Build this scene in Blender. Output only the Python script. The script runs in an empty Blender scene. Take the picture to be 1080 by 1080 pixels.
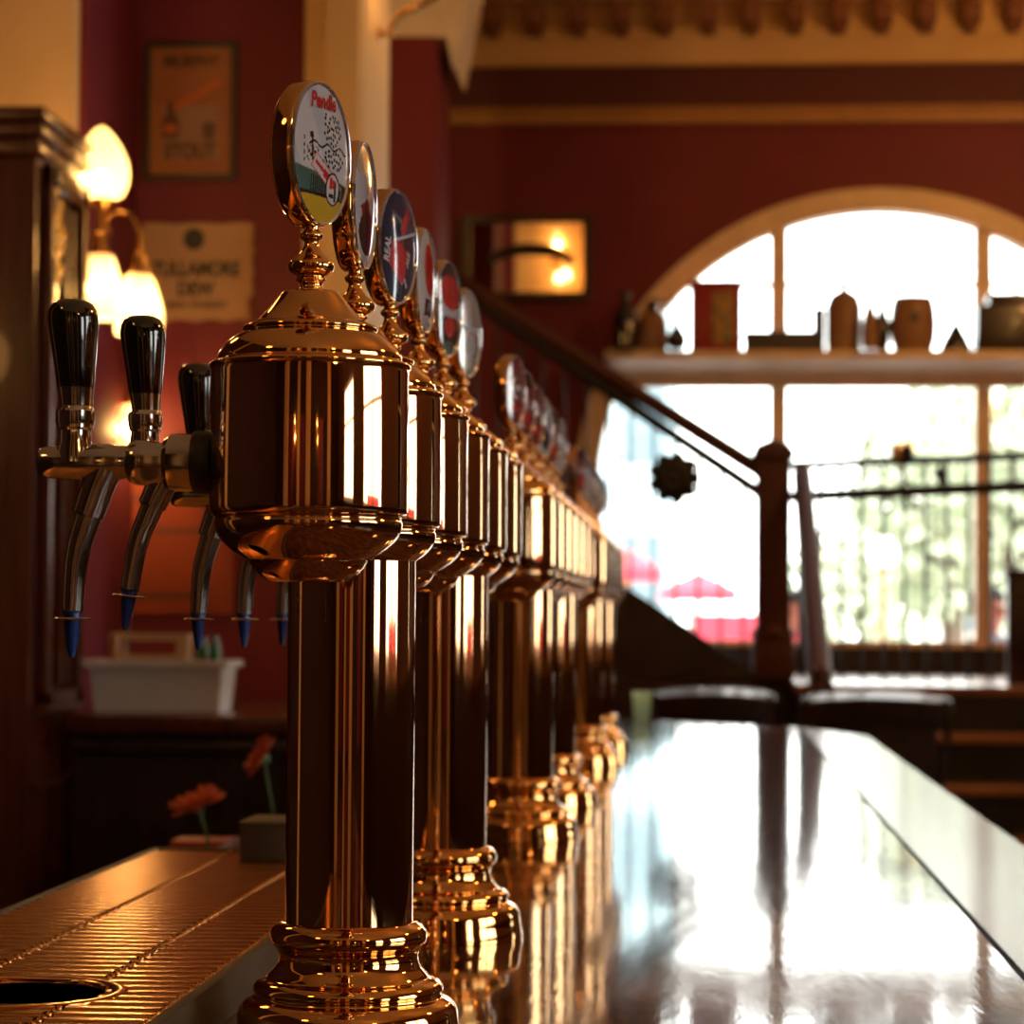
import bpy, bmesh, math, random
from mathutils import Vector, Matrix
from mathutils.geometry import tessellate_polygon
random.seed(7)
PI = math.pi
scene = bpy.context.scene
C = scene.collection

# ------------------------------------------------------------------ camera
F = 2700.0
CAM = Vector((0.2332, -1.49, 1.38))
PITCH, YAW, ROLL = math.radians(2.409), math.radians(4.292), math.radians(0.40)
fw = Vector((-math.sin(YAW) * math.cos(PITCH), math.cos(YAW) * math.cos(PITCH), math.sin(PITCH)))
rt0 = Vector((math.cos(YAW), math.sin(YAW), 0))
up0 = rt0.cross(fw)
UP = up0 * math.cos(ROLL) - rt0 * math.sin(ROLL)
RT = rt0 * math.cos(ROLL) + up0 * math.sin(ROLL)

def at(px, py, Y):
    """the point seen at a pixel, Y metres beyond the camera along the bar"""
    d = fw * F + RT * (px - 540) + UP * (540 - py)
    return CAM + d * (Y / d.y)

def zat(py, Y, px=742):
    return at(px, py, Y).z

def xat(px, Y, py=655):
    return at(px, py, Y).x

def yw(Y):
    return CAM.y + Y

cd = bpy.data.cameras.new('camera')
cam = bpy.data.objects.new('camera', cd)
C.objects.link(cam)
cam.matrix_world = Matrix(((RT.x, UP.x, -fw.x, CAM.x), (RT.y, UP.y, -fw.y, CAM.y), (RT.z, UP.z, -fw.z, CAM.z), (0, 0, 0, 1)))
cd.sensor_width = 36
cd.lens = 36 * F / 1080
cd.clip_start = 0.02
cd.clip_end = 300
cd.dof.use_dof = True
cd.dof.focus_distance = 1.62
cd.dof.aperture_fstop = 11.5
scene.camera = cam

# --------------------------------------------------------------- materials
def mat(name, col, rough=0.5, metal=0.0, coat=0.0, col2=None, scale=8.0, stretch=(1, 1, 1), bump=0.0, bscale=None,
        emit=None, estr=0.0, alpha=1.0, detail=4.0, rvar=0.0, spec=0.5, band=(0.35, 0.65)):
    m = bpy.data.materials.new(name)
    m.use_nodes = True
    nt = m.node_tree
    b = nt.nodes['Principled BSDF']
    b.inputs['Base Color'].default_value = (*col, 1)
    b.inputs['Roughness'].default_value = rough
    b.inputs['Metallic'].default_value = metal
    b.inputs['Coat Weight'].default_value = coat
    b.inputs['Coat Roughness'].default_value = 0.03
    b.inputs['Specular IOR Level'].default_value = spec
    tc = nt.nodes.new('ShaderNodeTexCoord')
    mp = nt.nodes.new('ShaderNodeMapping')
    mp.inputs['Scale'].default_value = stretch
    nt.links.new(tc.outputs['Object'], mp.inputs['Vector'])
    n = nt.nodes.new('ShaderNodeTexNoise')
    n.inputs['Scale'].default_value = scale
    n.inputs['Detail'].default_value = detail
    nt.links.new(mp.outputs['Vector'], n.inputs['Vector'])
    r = nt.nodes.new('ShaderNodeValToRGB')
    c2 = col2 if col2 else tuple(c * 0.88 for c in col)
    r.color_ramp.elements[0].position = band[0]
    r.color_ramp.elements[0].color = (*c2, 1)
    r.color_ramp.elements[1].position = band[1]
    r.color_ramp.elements[1].color = (*col, 1)
    nt.links.new(n.outputs['Fac'], r.inputs['Fac'])
    nt.links.new(r.outputs['Color'], b.inputs['Base Color'])
    if rvar:
        mr = nt.nodes.new('ShaderNodeMapRange')
        mr.inputs['To Min'].default_value = max(0.0, rough - rvar)
        mr.inputs['To Max'].default_value = rough + rvar
        nt.links.new(n.outputs['Fac'], mr.inputs['Value'])
        nt.links.new(mr.outputs['Result'], b.inputs['Roughness'])
    if bump:
        bp = nt.nodes.new('ShaderNodeBump')
        bp.inputs['Strength'].default_value = bump
        bp.inputs['Distance'].default_value = 0.002
        if bscale:
            n2 = nt.nodes.new('ShaderNodeTexNoise')
            n2.inputs['Scale'].default_value = bscale
            n2.inputs['Detail'].default_value = 3
            nt.links.new(mp.outputs['Vector'], n2.inputs['Vector'])
            nt.links.new(n2.outputs['Fac'], bp.inputs['Height'])
        else:
            nt.links.new(n.outputs['Fac'], bp.inputs['Height'])
        nt.links.new(bp.outputs['Normal'], b.inputs['Normal'])
    if emit:
        b.inputs['Emission Color'].default_value = (*emit, 1)
        b.inputs['Emission Strength'].default_value = estr
    return m

def emission(name, col, s, through=0.0):
    m = bpy.data.materials.new(name)
    m.use_nodes = True
    nt = m.node_tree
    out = nt.nodes['Material Output']
    nt.nodes.remove(nt.nodes['Principled BSDF'])
    e = nt.nodes.new('ShaderNodeEmission')
    e.inputs['Color'].default_value = (*col, 1)
    e.inputs['Strength'].default_value = s
    if through:
        t = nt.nodes.new('ShaderNodeBsdfTransparent')
        t.inputs['Color'].default_value = (1, 0.9, 0.7, 1)
        d = nt.nodes.new('ShaderNodeBsdfDiffuse')
        d.inputs['Color'].default_value = (0.85, 0.75, 0.55, 1)
        a = nt.nodes.new('ShaderNodeAddShader')
        nt.links.new(e.outputs[0], a.inputs[0])
        nt.links.new(d.outputs[0], a.inputs[1])
        x = nt.nodes.new('ShaderNodeMixShader')
        x.inputs[0].default_value = through
        nt.links.new(a.outputs[0], x.inputs[1])
        nt.links.new(t.outputs[0], x.inputs[2])
        nt.links.new(x.outputs[0], out.inputs['Surface'])
    else:
        nt.links.new(e.outputs[0], out.inputs['Surface'])
    return m

def pane_glass(name, tint=(1, 1, 1)):
    m = bpy.data.materials.new(name)
    m.use_nodes = True
    nt = m.node_tree
    out = nt.nodes['Material Output']
    nt.nodes.remove(nt.nodes['Principled BSDF'])
    t = nt.nodes.new('ShaderNodeBsdfTransparent')
    t.inputs['Color'].default_value = (*tint, 1)
    g = nt.nodes.new('ShaderNodeBsdfGlossy')
    g.inputs['Roughness'].default_value = 0.02
    f = nt.nodes.new('ShaderNodeFresnel')
    f.inputs['IOR'].default_value = 1.45
    x = nt.nodes.new('ShaderNodeMixShader')
    nt.links.new(f.outputs[0], x.inputs[0])
    nt.links.new(t.outputs[0], x.inputs[1])
    nt.links.new(g.outputs[0], x.inputs[2])
    nt.links.new(x.outputs[0], out.inputs['Surface'])
    return m

M = {}
M['brass'] = mat('polished_brass', (0.90, 0.50, 0.19), 0.05, 1.0, col2=(0.84, 0.44, 0.155), scale=6, rvar=0.015)
M['copper'] = mat('polished_copper_brass', (0.82, 0.50, 0.27), 0.045, 1.0, col2=(0.76, 0.44, 0.22), scale=5, rvar=0.012)
M['lampbrass'] = mat('lamp_brass', (0.85, 0.50, 0.16), 0.18, 1.0)
M['chrome'] = mat('worn_chrome', (0.62, 0.58, 0.54), 0.13, 1.0, rvar=0.04)
M['steel'] = mat('dull_steel', (0.42, 0.39, 0.36), 0.35, 1.0)
M['black'] = mat('black_lacquer', (0.006, 0.005, 0.005), 0.12, 0, coat=1.0)
M['rubber'] = mat('black_rubber', (0.012, 0.012, 0.013), 0.45)
M['blue'] = mat('blue_plastic', (0.004, 0.03, 0.17), 0.25, coat=0.5)
M['bar'] = mat('polished_mahogany', (0.13, 0.05, 0.03), 0.075, 0, coat=0.3, col2=(0.045, 0.016, 0.010), scale=18,
               stretch=(3.2, 0.55, 3), bump=0.05, bscale=34, detail=8, rvar=0.02)
M['barrim'] = mat('waxed_mahogany', (0.17, 0.085, 0.055), 0.17, 0, col2=(0.07, 0.03, 0.02), scale=14,
                  stretch=(4.5, 0.4, 3), bump=0.05, detail=8)
M['darkwood'] = mat('dark_stained_wood', (0.030, 0.011, 0.008), 0.32, 0, coat=0.15, col2=(0.014, 0.005, 0.004), scale=9, stretch=(6, 6, 0.7), bump=0.03)
M['cabwood'] = mat('red_mahogany_cabinet', (0.075, 0.014, 0.008), 0.25, 0, coat=0.2, col2=(0.038, 0.007, 0.004), scale=7, stretch=(7, 7, 0.6), bump=0.03)
M['newel'] = mat('newel_mahogany', (0.075, 0.022, 0.016), 0.55, 0, spec=0.3, scale=8, stretch=(6, 6, 0.6))
M['tread'] = mat('oak_tread', (0.34, 0.14, 0.055), 0.3, 0, coat=0.2, col2=(0.24, 0.09, 0.035), scale=10, stretch=(0.7, 6, 4))
M['riser'] = mat('black_iron_riser', (0.006, 0.005, 0.006), 0.5)
M['iron'] = mat('wrought_iron', (0.010, 0.008, 0.008), 0.45)
M['redwall'] = mat('oxblood_wall_paint', (0.165, 0.0085, 0.020), 0.6, col2=(0.145, 0.007, 0.016), scale=3, bump=0.02, bscale=120)
M['frieze'] = mat('dark_frieze_paint', (0.095, 0.012, 0.017), 0.6)
M['cream'] = mat('cream_plaster', (0.82, 0.54, 0.24), 0.6, col2=(0.76, 0.48, 0.20), scale=3)
M['casing'] = mat('cream_window_paint', (0.84, 0.62, 0.40), 0.5)
M['goldrail'] = mat('ochre_rail_paint', (0.42, 0.20, 0.06), 0.45)
M['dentil'] = mat('brown_dentil_paint', (0.22, 0.075, 0.035), 0.55)
M['ceil'] = mat('cream_ceiling_paint', (0.82, 0.70, 0.54), 0.7)
M['floor'] = mat('dark_floor_boards', (0.06, 0.03, 0.02), 0.35, col2=(0.03, 0.015, 0.01), scale=5, stretch=(8, 0.5, 1))
M['pane'] = pane_glass('window_pane_glass', (0.97, 0.99, 0.98))
M['mirror'] = mat('mirror_silver', (0.86, 0.80, 0.72), 0.02, 1.0)
M['gilt'] = mat('gilt_carving', (0.85, 0.48, 0.10), 0.25, 1.0)
M['shade'] = emission('opal_lamp_glass', (1.0, 0.60, 0.22), 1.5, 0.42)
M['bulb'] = emission('bulb_filament', (1.0, 0.62, 0.24), 330)
M['fill_globe'] = emission('fill_globe_glow', (1.0, 0.48, 0.13), 58)  # glow of the added out-of-view globes that fill the room warmly
M['fill_globe_dim'] = emission('fill_globe_dim_glow', (1.0, 0.46, 0.12), 14)  # weaker fill glow for the added globes on the servers' side
M['tubwhite'] = mat('grey_white_plastic', (0.55, 0.50, 0.46), 0.4)
M['kraft'] = mat('kraft_cardboard', (0.50, 0.33, 0.18), 0.7)
M['green'] = mat('green_bottle_glass', (0.015, 0.11, 0.03), 0.1, coat=0.6)
M['amber'] = mat('amber_glass', (0.45, 0.20, 0.05), 0.15, coat=0.5)
M['petal'] = mat('orange_petal', (0.75, 0.13, 0.03), 0.55, col2=(0.60, 0.08, 0.02), scale=30)
M['stem'] = mat('flower_stem', (0.06, 0.12, 0.03), 0.5)
M['vase'] = mat('white_ceramic', (0.75, 0.74, 0.72), 0.15, coat=0.5)
M['redbox'] = mat('red_card', (0.45, 0.015, 0.012), 0.45)
M['paper'] = mat('aged_paper', (0.52, 0.30, 0.14), 0.6, col2=(0.44, 0.24, 0.10), scale=5)
M['poster'] = mat('orange_poster_print', (0.36, 0.12, 0.030), 0.45, col2=(0.30, 0.085, 0.03), scale=6)
M['posterpale'] = mat('poster_pale_print', (0.33, 0.16, 0.085), 0.45)
M['ink'] = mat('black_ink', (0.022, 0.014, 0.011), 0.5)
M['brownink'] = mat('brown_ink', (0.10, 0.035, 0.015), 0.5)
M['greenframe'] = mat('dark_green_frame', (0.016, 0.022, 0.008), 0.4)
M['orangeink'] = mat('orange_ink', (0.55, 0.12, 0.02), 0.5)
M['tin'] = mat('orange_tin_sign', (0.27, 0.048, 0.014), 0.4, col2=(0.20, 0.03, 0.010), scale=4)
M['bwhite'] = mat('badge_white', (0.44, 0.41, 0.42), 0.12, coat=1.0)
M['bgrey'] = mat('badge_grey', (0.36, 0.36, 0.40), 0.12, coat=1.0)
M['bblack'] = mat('badge_black', (0.012, 0.014, 0.022), 0.1, coat=1.0)
M['bnavy'] = mat('badge_navy', (0.018, 0.022, 0.055), 0.1, coat=1.0)
M['bred'] = mat('badge_red', (0.42, 0.02, 0.022), 0.1, coat=1.0)
M['byellow'] = mat('badge_yellow', (0.42, 0.26, 0.02), 0.12, coat=1.0)
M['bgreen'] = mat('badge_green', (0.05, 0.10, 0.085), 0.12, coat=1.0)
M['bsilver'] = mat('badge_silver', (0.55, 0.50, 0.47), 0.2, metal=0.7, coat=1.0)
M['bmaroon'] = mat('badge_maroon', (0.16, 0.018, 0.022), 0.1, coat=1.0)
M['lens'] = mat('clear_rim', (0.72, 0.70, 0.72), 0.06, metal=0.85)
M['stone'] = mat('stoneware_tan', (0.30, 0.16, 0.075), 0.45, col2=(0.25, 0.12, 0.06), scale=5)
M['darkglass'] = mat('dark_bottle_glass', (0.012, 0.008, 0.006), 0.12, coat=0.5)
M['redtin'] = mat('red_tin', (0.30, 0.012, 0.02), 0.3)
M['tinlabel'] = mat('tin_label', (0.55, 0.24, 0.05), 0.4, col2=(0.10, 0.16, 0.08), scale=26, band=(0.45, 0.55))
M['greycloth'] = mat('slate_grey_card', (0.07, 0.06, 0.06), 0.6)
def frosted(name, col):
    m = bpy.data.materials.new(name)
    m.use_nodes = True
    nt = m.node_tree
    out = nt.nodes['Material Output']
    b = nt.nodes['Principled BSDF']
    b.inputs['Base Color'].default_value = (*col, 1)
    b.inputs['Roughness'].default_value = 0.25
    t = nt.nodes.new('ShaderNodeBsdfTranslucent')
    t.inputs['Color'].default_value = (*col, 1)
    x = nt.nodes.new('ShaderNodeMixShader')
    x.inputs[0].default_value = 0.9
    nt.links.new(b.outputs[0], x.inputs[1])
    nt.links.new(t.outputs[0], x.inputs[2])
    nt.links.new(x.outputs[0], out.inputs['Surface'])
    return m
M['mint'] = frosted('frosted_mint_glass', (0.80, 0.95, 0.86))
M['skin'] = mat('skin', (0.40, 0.15, 0.09), 0.5)
M['hair'] = mat('dark_hair', (0.005, 0.003, 0.003), 0.6, spec=0.2)
M['cloth'] = mat('dark_blue_cloth', (0.05, 0.07, 0.12), 0.8)
M['redcloth'] = mat('red_canvas', (0.75, 0.05, 0.09), 0.7)
M['panelling'] = mat('dark_wall_panelling', (0.048, 0.020, 0.013), 0.75, 0, col2=(0.030, 0.012, 0.008), scale=6, stretch=(5, 5, 0.6), spec=0.2)
M['brownwall'] = mat('brown_wall_paint', (0.13, 0.062, 0.045), 0.6)
M['pave'] = mat('pale_paving', (0.55, 0.52, 0.50), 0.8)
M['facade1'] = mat('pale_blue_render', (0.50, 0.66, 0.72), 0.8)
M['facade2'] = mat('cream_render', (0.80, 0.76, 0.66), 0.8)
M['winddark'] = mat('dark_pane', (0.16, 0.24, 0.28), 0.2)
M['leaf'] = mat('pale_leaf', (0.50, 0.54, 0.38), 0.6, col2=(0.38, 0.45, 0.32), scale=3)
M['bark'] = mat('bark', (0.13, 0.09, 0.06), 0.8)
M['globe'] = emission('white_globe', (1, 0.97, 0.9), 5)
M['goldpost'] = mat('gold_post', (0.75, 0.50, 0.22), 0.35, 0.6)

# ------------------------------------------------------------ mesh building
class MB:
    def __init__(s):
        s.bm = bmesh.new()
        s.mi = 0

    def face(s, vs):
        try:
            f = s.bm.faces.new(vs)
            f.material_index = s.mi
            return f
        except ValueError:
            return None

    def box(s, c, size, rz=0.0, bev=0.0, rot=None):
        R = rot if rot is not None else Matrix.Rotation(rz, 3, 'Z')
        hx, hy, hz = size[0] / 2, size[1] / 2, size[2] / 2
        vs = [s.bm.verts.new(Vector(c) + R @ Vector((a * hx, b * hy, d * hz))) for d in (-1, 1) for a, b in ((-1, -1), (1, -1), (1, 1), (-1, 1))]
        fs = [(3, 2, 1, 0), (4, 5, 6, 7), (0, 1, 5, 4), (1, 2, 6, 5), (2, 3, 7, 6), (3, 0, 4, 7)]
        faces = [s.face([vs[i] for i in f]) for f in fs]
        if bev > 0:
            es = list({e for f in faces for e in f.edges})
            r = bmesh.ops.bevel(s.bm, geom=es, offset=min(bev, min(hx, hy, hz) * 0.9), segments=2, profile=0.6, affect='EDGES')
            for f in r['faces']:
                f.material_index = s.mi
        return s

    def span(s, lo, hi, bev=0.0):
        c = [(a + b) / 2 for a, b in zip(lo, hi)]
        return s.box(c, [abs(b - a) for a, b in zip(lo, hi)], bev=bev)

    def lathe(s, prof, c=(0, 0, 0), seg=48, axis='Z', sx=1.0, sy=1.0, shear=(0, 0)):
        """prof: list of (radius, height) from one end to the other"""
        c = Vector(c)
        def place(x, y, h):
            if axis == 'Z':
                return c + Vector((x * sx + shear[0] * h, y * sy + shear[1] * h, h))
            if axis == 'X':
                return c + Vector((h, x * sx, y * sy))
            return c + Vector((x * sx, h, y * sy))
        rings = []
        for r, h in prof:
            if r < 1e-6:
                rings.append([s.bm.verts.new(place(0, 0, h))])
            else:
                rings.append([s.bm.verts.new(place(r * math.cos(2 * PI * i / seg), r * math.sin(2 * PI * i / seg), h)) for i in range(seg)])
        s.last = [v for ring in rings for v in ring]
        for a, b in zip(rings, rings[1:]):
            for i in range(seg):
                j = (i + 1) % seg
                if len(a) == 1 and len(b) == 1:
                    continue
                if len(a) == 1:
                    s.face((a[0], b[i], b[j]))
                elif len(b) == 1:
                    s.face((a[i], a[j], b[0]))
                else:
                    s.face((a[i], a[j], b[j], b[i]))
        for ring, fl in ((rings[0], True), (rings[-1], False)):
            if len(ring) > 1 and (rings[0] is not rings[-1]):
                s.face(ring[::-1] if fl else ring)
        return s

    def tube(s, pts, rad, seg=12, cap=True):
        pts = [Vector(p) for p in pts]
        if not isinstance(rad, (list, tuple)):
            rad = [rad] * len(pts)
        rings = []
        prev = None
        for i, p in enumerate(pts):
            t = (pts[min(i + 1, len(pts) - 1)] - pts[max(i - 1, 0)]).normalized()
            if prev is None:
                a = Vector((0, 0, 1)) if abs(t.z) < 0.9 else Vector((1, 0, 0))
                n = t.cross(a).normalized()
            else:
                n = (prev - t * prev.dot(t)).normalized()
            prev = n
            b = t.cross(n)
            rings.append([s.bm.verts.new(p + (n * math.cos(2 * PI * k / seg) + b * math.sin(2 * PI * k / seg)) * rad[i]) for k in range(seg)])
        for a, b in zip(rings, rings[1:]):
            for k in range(seg):
                j = (k + 1) % seg
                s.face((a[k], a[j], b[j], b[k]))
        if cap:
            s.face(rings[0][::-1])
            s.face(rings[-1])
        return s

    def prism(s, poly, depth, origin=(0, 0, 0), ux=(1, 0, 0), uy=(0, 0, 1), holes=()):
        """2D outline in the plane (ux, uy) given a thickness along ux x uy"""
        O, ux, uy = Vector(origin), Vector(ux), Vector(uy)
        n = ux.cross(uy).normalized() * depth
        loops = [list(poly)] + [list(h) for h in holes]
        tri = tessellate_polygon([[Vector((p[0], p[1], 0)) for p in l] for l in loops])
        flat = [p for l in loops for p in l]
        A = [s.bm.verts.new(O + ux * p[0] + uy * p[1]) for p in flat]
        B = [s.bm.verts.new(O + ux * p[0] + uy * p[1] + n) for p in flat]
        if len(loops) == 1 and depth:
            s.face(A[::-1])
            s.face(B)
        else:
            for t in tri:
                s.face([A[i] for i in t])
                if depth:
                    s.face([B[i] for i in t][::-1])
        if depth:
            k = 0
            for l in loops:
                m = len(l)
                for i in range(m):
                    j = (i + 1) % m
                    s.face((A[k + i], A[k + j], B[k + j], B[k + i]))
                k += m
        return s

    def sphere(s, c, r, seg=16, rings=10, sc=(1, 1, 1)):
        prof = [(r * math.sin(PI * i / rings), -r * math.cos(PI * i / rings)) for i in range(rings + 1)]
        s.lathe([(max(a, 0) if 0 < i < rings else 0, h) for i, (a, h) in enumerate(prof)], (0, 0, 0), seg)
        for v in s.last:
            v.co = Vector((v.co.x * sc[0], v.co.y * sc[1], v.co.z * sc[2])) + Vector(c)
        return s

    def torus(s, c, R, r, seg=32, rs=10, rot=None, sc=(1, 1)):
        Rm = rot if rot is not None else Matrix.Identity(3)
        rings = []
        for i in range(seg):
            a = 2 * PI * i / seg
            rings.append([s.bm.verts.new(Vector(c) + Rm @ Vector(((R + r * math.cos(2 * PI * k / rs)) * math.cos(a) * sc[0],
                         (R + r * math.cos(2 * PI * k / rs)) * math.sin(a) * sc[1], r * math.sin(2 * PI * k / rs)))) for k in range(rs)])
        for i in range(seg):
            for k in range(rs):
                s.face((rings[i][k], rings[(i + 1) % seg][k], rings[(i + 1) % seg][(k + 1) % rs], rings[i][(k + 1) % rs]))
        return s

    def mesh(s, name, mats, sharp=38):
        bmesh.ops.recalc_face_normals(s.bm, faces=s.bm.faces[:])
        me = bpy.data.meshes.new(name)
        s.bm.to_mesh(me)
        s.bm.free()
        for m in (mats if isinstance(mats, (list, tuple)) else [mats]):
            me.materials.append(m)
        me.polygons.foreach_set('use_smooth', [True] * len(me.polygons))
        me.set_sharp_from_angle(angle=math.radians(sharp))
        return me

    def build(s, name, mats, parent=None, loc=None, sharp=38):
        return put(name, s.mesh(name, mats, sharp), parent, loc)


def put(name, me, parent=None, loc=None):
    o = bpy.data.objects.new(name, me)
    C.objects.link(o)
    if parent:
        o.parent = parent
    if loc is not None:
        o.location = loc
    return o

def tag(o, label=None, cat=None, group=None, kind=None):
    if label: o['label'] = label
    if cat: o['category'] = cat
    if group: o['group'] = group
    if kind: o['kind'] = kind
    return o

def empty(name, loc=(0, 0, 0), rz=0.0):
    o = bpy.data.objects.new(name, None)
    o.empty_display_size = 0.05
    C.objects.link(o)
    o.location = loc
    o.rotation_euler = (0, 0, rz)
    return o

def struct(name, mb, m, label=None):
    o = mb.build(name, m)
    o['kind'] = 'structure'
    if label: o['label'] = label
    return o

def copy_tree(o, parent=None):
    c = o.copy()
    C.objects.link(c)
    if parent:
        c.parent = parent
    for ch in o.children:
        copy_tree(ch, c)
    return c

def text_polys(txt, size, bold=0.0, slant=0.0):
    """outlines of a word as a triangulated list of (verts, faces), centred"""
    cu = bpy.data.curves.new('lettering', 'FONT')
    cu.body = txt
    cu.size = size
    cu.align_x = 'CENTER'
    cu.align_y = 'CENTER'
    cu.resolution_u = 3
    cu.offset = bold
    cu.shear = slant
    o = bpy.data.objects.new('lettering', cu)
    C.objects.link(o)
    dg = bpy.context.evaluated_depsgraph_get()
    me = bpy.data.meshes.new_from_object(o.evaluated_get(dg))
    vs = [v.co.copy() for v in me.vertices]
    fs = [tuple(p.vertices) for p in me.polygons]
    bpy.data.objects.remove(o)
    bpy.data.meshes.remove(me)
    bpy.data.curves.remove(cu)
    return vs, fs

def add_text(mb, txt, size, fn, width=None, bold=0.0, slant=0.0):
    vs, fs = text_polys(txt, size, bold, slant)
    k = 1.0
    if width:
        w = max(v.x for v in vs) - min(v.x for v in vs)
        k = width / w
    out = [mb.bm.verts.new(fn(v.x * k, v.y)) for v in vs]
    for f in fs:
        mb.face([out[i] for i in f])

# ---------------------------------------------------------------- the room
XL, XR, YB, YF, ZC = -3.2, 5.0, -5.5, yw(14.0), 5.0
mb = MB(); mb.span((XL, YB, -0.1), (XR, YF, 0)); struct('floor', mb, M['floor'])
mb = MB(); mb.span((XL, YB, ZC), (XR, YF + 0.3, ZC + 0.15)); struct('ceiling', mb, M['ceil'])

# far wall with the arched window
AC = at(928, 519, 14.0)
AX, AZ = AC.x, AC.z
RO, RI = 320 / F * 14.0, 296 / F * 14.0
ZS = zat(679, 14.0, 928)            # sill
def arch(R, n=40, z0=ZS):
    pts = [(AX - R, z0), (AX - R, AZ)]
    pts += [(AX - R * math.cos(PI * i / n), AZ + R * math.sin(PI * i / n)) for i in range(1, n)]
    pts += [(AX + R, AZ), (AX + R, z0)]
    return pts
mb = MB()
mb.prism([(XL, -0.1), (XR, -0.1), (XR, ZC), (XL, ZC)], 0.30, (0, YF + 0.30, 0), holes=[arch(RO - 0.004)])
struct('wall_far', mb, M['redwall'])
# painted darker dado, frieze, rail and cornice on the far wall
mb = MB(); mb.span((XL, YF - 0.012, zat(124, 14, 742)), (XR, YF, ZC)); struct('trim_1', mb, M['frieze'])
zr = zat(123, 14, 742)
mb = MB()
mb.span((XL, YF - 0.05, zr - 0.045), (XR, YF, zr + 0.045), 0.012)
mb.span((XL, YF - 0.07, zr + 0.025), (XR, YF, zr + 0.045), 0.006)
struct('trim_2', mb, M['goldrail'])
zc = zat(66, 13.9, 742)
mb = MB()
prof = [(0, zc), (-0.07, zc), (-0.09, zc + 0.03), (-0.11, zc + 0.05), (-0.13, zc + 0.09), (-0.20, zc + 0.13), (-0.20, zc + 0.29), (-0.44, zc + 0.30), (-0.47, zc + 0.36), (-0.52, zc + 0.40), (-0.52, ZC), (0, ZC)]
mb.prism(prof, XR - XL, (XL, YF, 0), ux=(0, 1, 0), uy=(0, 0, 1))
struct('trim_3', mb, M['cream'])
mb = MB()
for i in range(22):
    x = xat(515, 13.7) + (i - 3) * 0.233
    if XL < x < XR - 0.1:
        mb.span((x - 0.05, YF - 0.42, zc + 0.15), (x + 0.05, YF - 0.19, zc + 0.26), 0.012)
        mb.span((x - 0.035, YF - 0.34, zc + 0.12), (x + 0.035, YF - 0.19, zc + 0.155), 0.012)
struct('trim_4', mb, M['dentil'])

# window joinery
w1 = empty('window_1', (AX, YF + 0.1, ZS)); w1['kind'] = 'structure'
def wpart(name, mb, m):
    o = mb.build(name, m)
    o.parent = w1
    o.matrix_parent_inverse = Matrix.Translation(-Vector(w1.location))
    return o
mb = MB()
mb.prism(arch(RO), 0.16, (0, YF + 0.12, 0), holes=[[(x, z if z > ZS else ZS + 0.015) for x, z in arch(RI)]])
wpart('window_frame', mb, M['casing'])
zt0, zt1 = zat(409, 13.95, 928), zat(385, 13.95, 928)
for pxm in (821, 1037):
    xm = at(pxm, 450, 14.05).x
    h = AZ + math.sqrt(max(0.01, RI ** 2 - (xm - AX) ** 2)) + 0.01
    mb = MB(); mb.span((xm - 0.046, YF + 0.02, ZS), (xm + 0.046, YF + 0.12, h), 0.01); wpart('mullion', mb, M['casing'])
mb = MB(); mb.span((AX - RI, YF + 0.05, zat(300, 14.05, 928) - 0.012), (AX + RI, YF + 0.075, zat(300, 14.05, 928) + 0.012)); wpart('glazing_bar', mb, M['casing'])
mb = MB(); mb.prism(arch(RI + 0.01), 0.006, (0, YF + 0.075, 0)); wpart('pane', mb, M['pane'])
mb = MB(); mb.span((AX - RO - 0.05, YF - 0.06, ZS - 0.022), (AX + RO + 0.05, YF + 0.3, ZS), 0.012); wpart('window_sill', mb, M['casing'])
# the display shelf carried across the window
sx0, sx1 = at(638, 385, 13.7).x, AX + RO + 0.4
zs1, zs0 = zat(369, 13.6, 928), zat(407, 13.85, 928)
sh = empty('display_shelf', (AX, YF - 0.15, zs1))
tag(sh, 'long cream moulded shelf across the arched window carrying old jars and tins', 'shelf')
def off(o, p):
    o.parent = p
    o.matrix_parent_inverse = Matrix.Translation(-Vector(p.location))
    return o
mb = MB(); mb.span((sx0, YF - 0.40, zs1 - 0.05), (sx1, YF + 0.02, zs1), 0.012); off(mb.build('shelf_board', M['casing']), sh)
mb = MB()
mb.prism([(0, zs0), (-0.10, zs0), (-0.12, zs0 + 0.05), (-0.20, zs0 + 0.09), (-0.26, zs1 - 0.08), (-0.34, zs1 - 0.05), (0, zs1 - 0.05)], sx1 - sx0 - 0.06, (sx0 + 0.03, YF, 0), ux=(0, 1, 0), uy=(0, 0, 1))
off(mb.build('moulding', M['casing']), sh)

# other walls
mb = MB(); mb.span((XL - 0.2, YB, 0), (XL, YF, ZC)); struct('wall_left', mb, M['panelling'])
mb = MB(); mb.span((XL - 0.2, YB - 0.2, 0), (XR + 0.2, YB, ZC)); struct('wall_back', mb, M['panelling'])
mb = MB()
for x, w in ((-1.75, 0.55), (-0.35, 0.30), (0.70, 0.50), (3.3, 0.45)):
    mb.span((x - w / 2, YB, 0), (x + w / 2, YB + 0.06, ZC), 0.008)
for y in (0.6,):
    mb.span((XL, y - 0.14, 0), (XL + 0.06, y + 0.14, ZC), 0.008)
struct('trim_9', mb, M['cream'])  # cream strips added out of view for the brass to reflect
mb = MB()
for x in (-1.1, 0.05, 2.2):
    mb.span((x - 0.3, YB, 1.0), (x + 0.3, YB + 0.025, 2.6), 0.008)
struct('trim_10', mb, M['redwall'])
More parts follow.
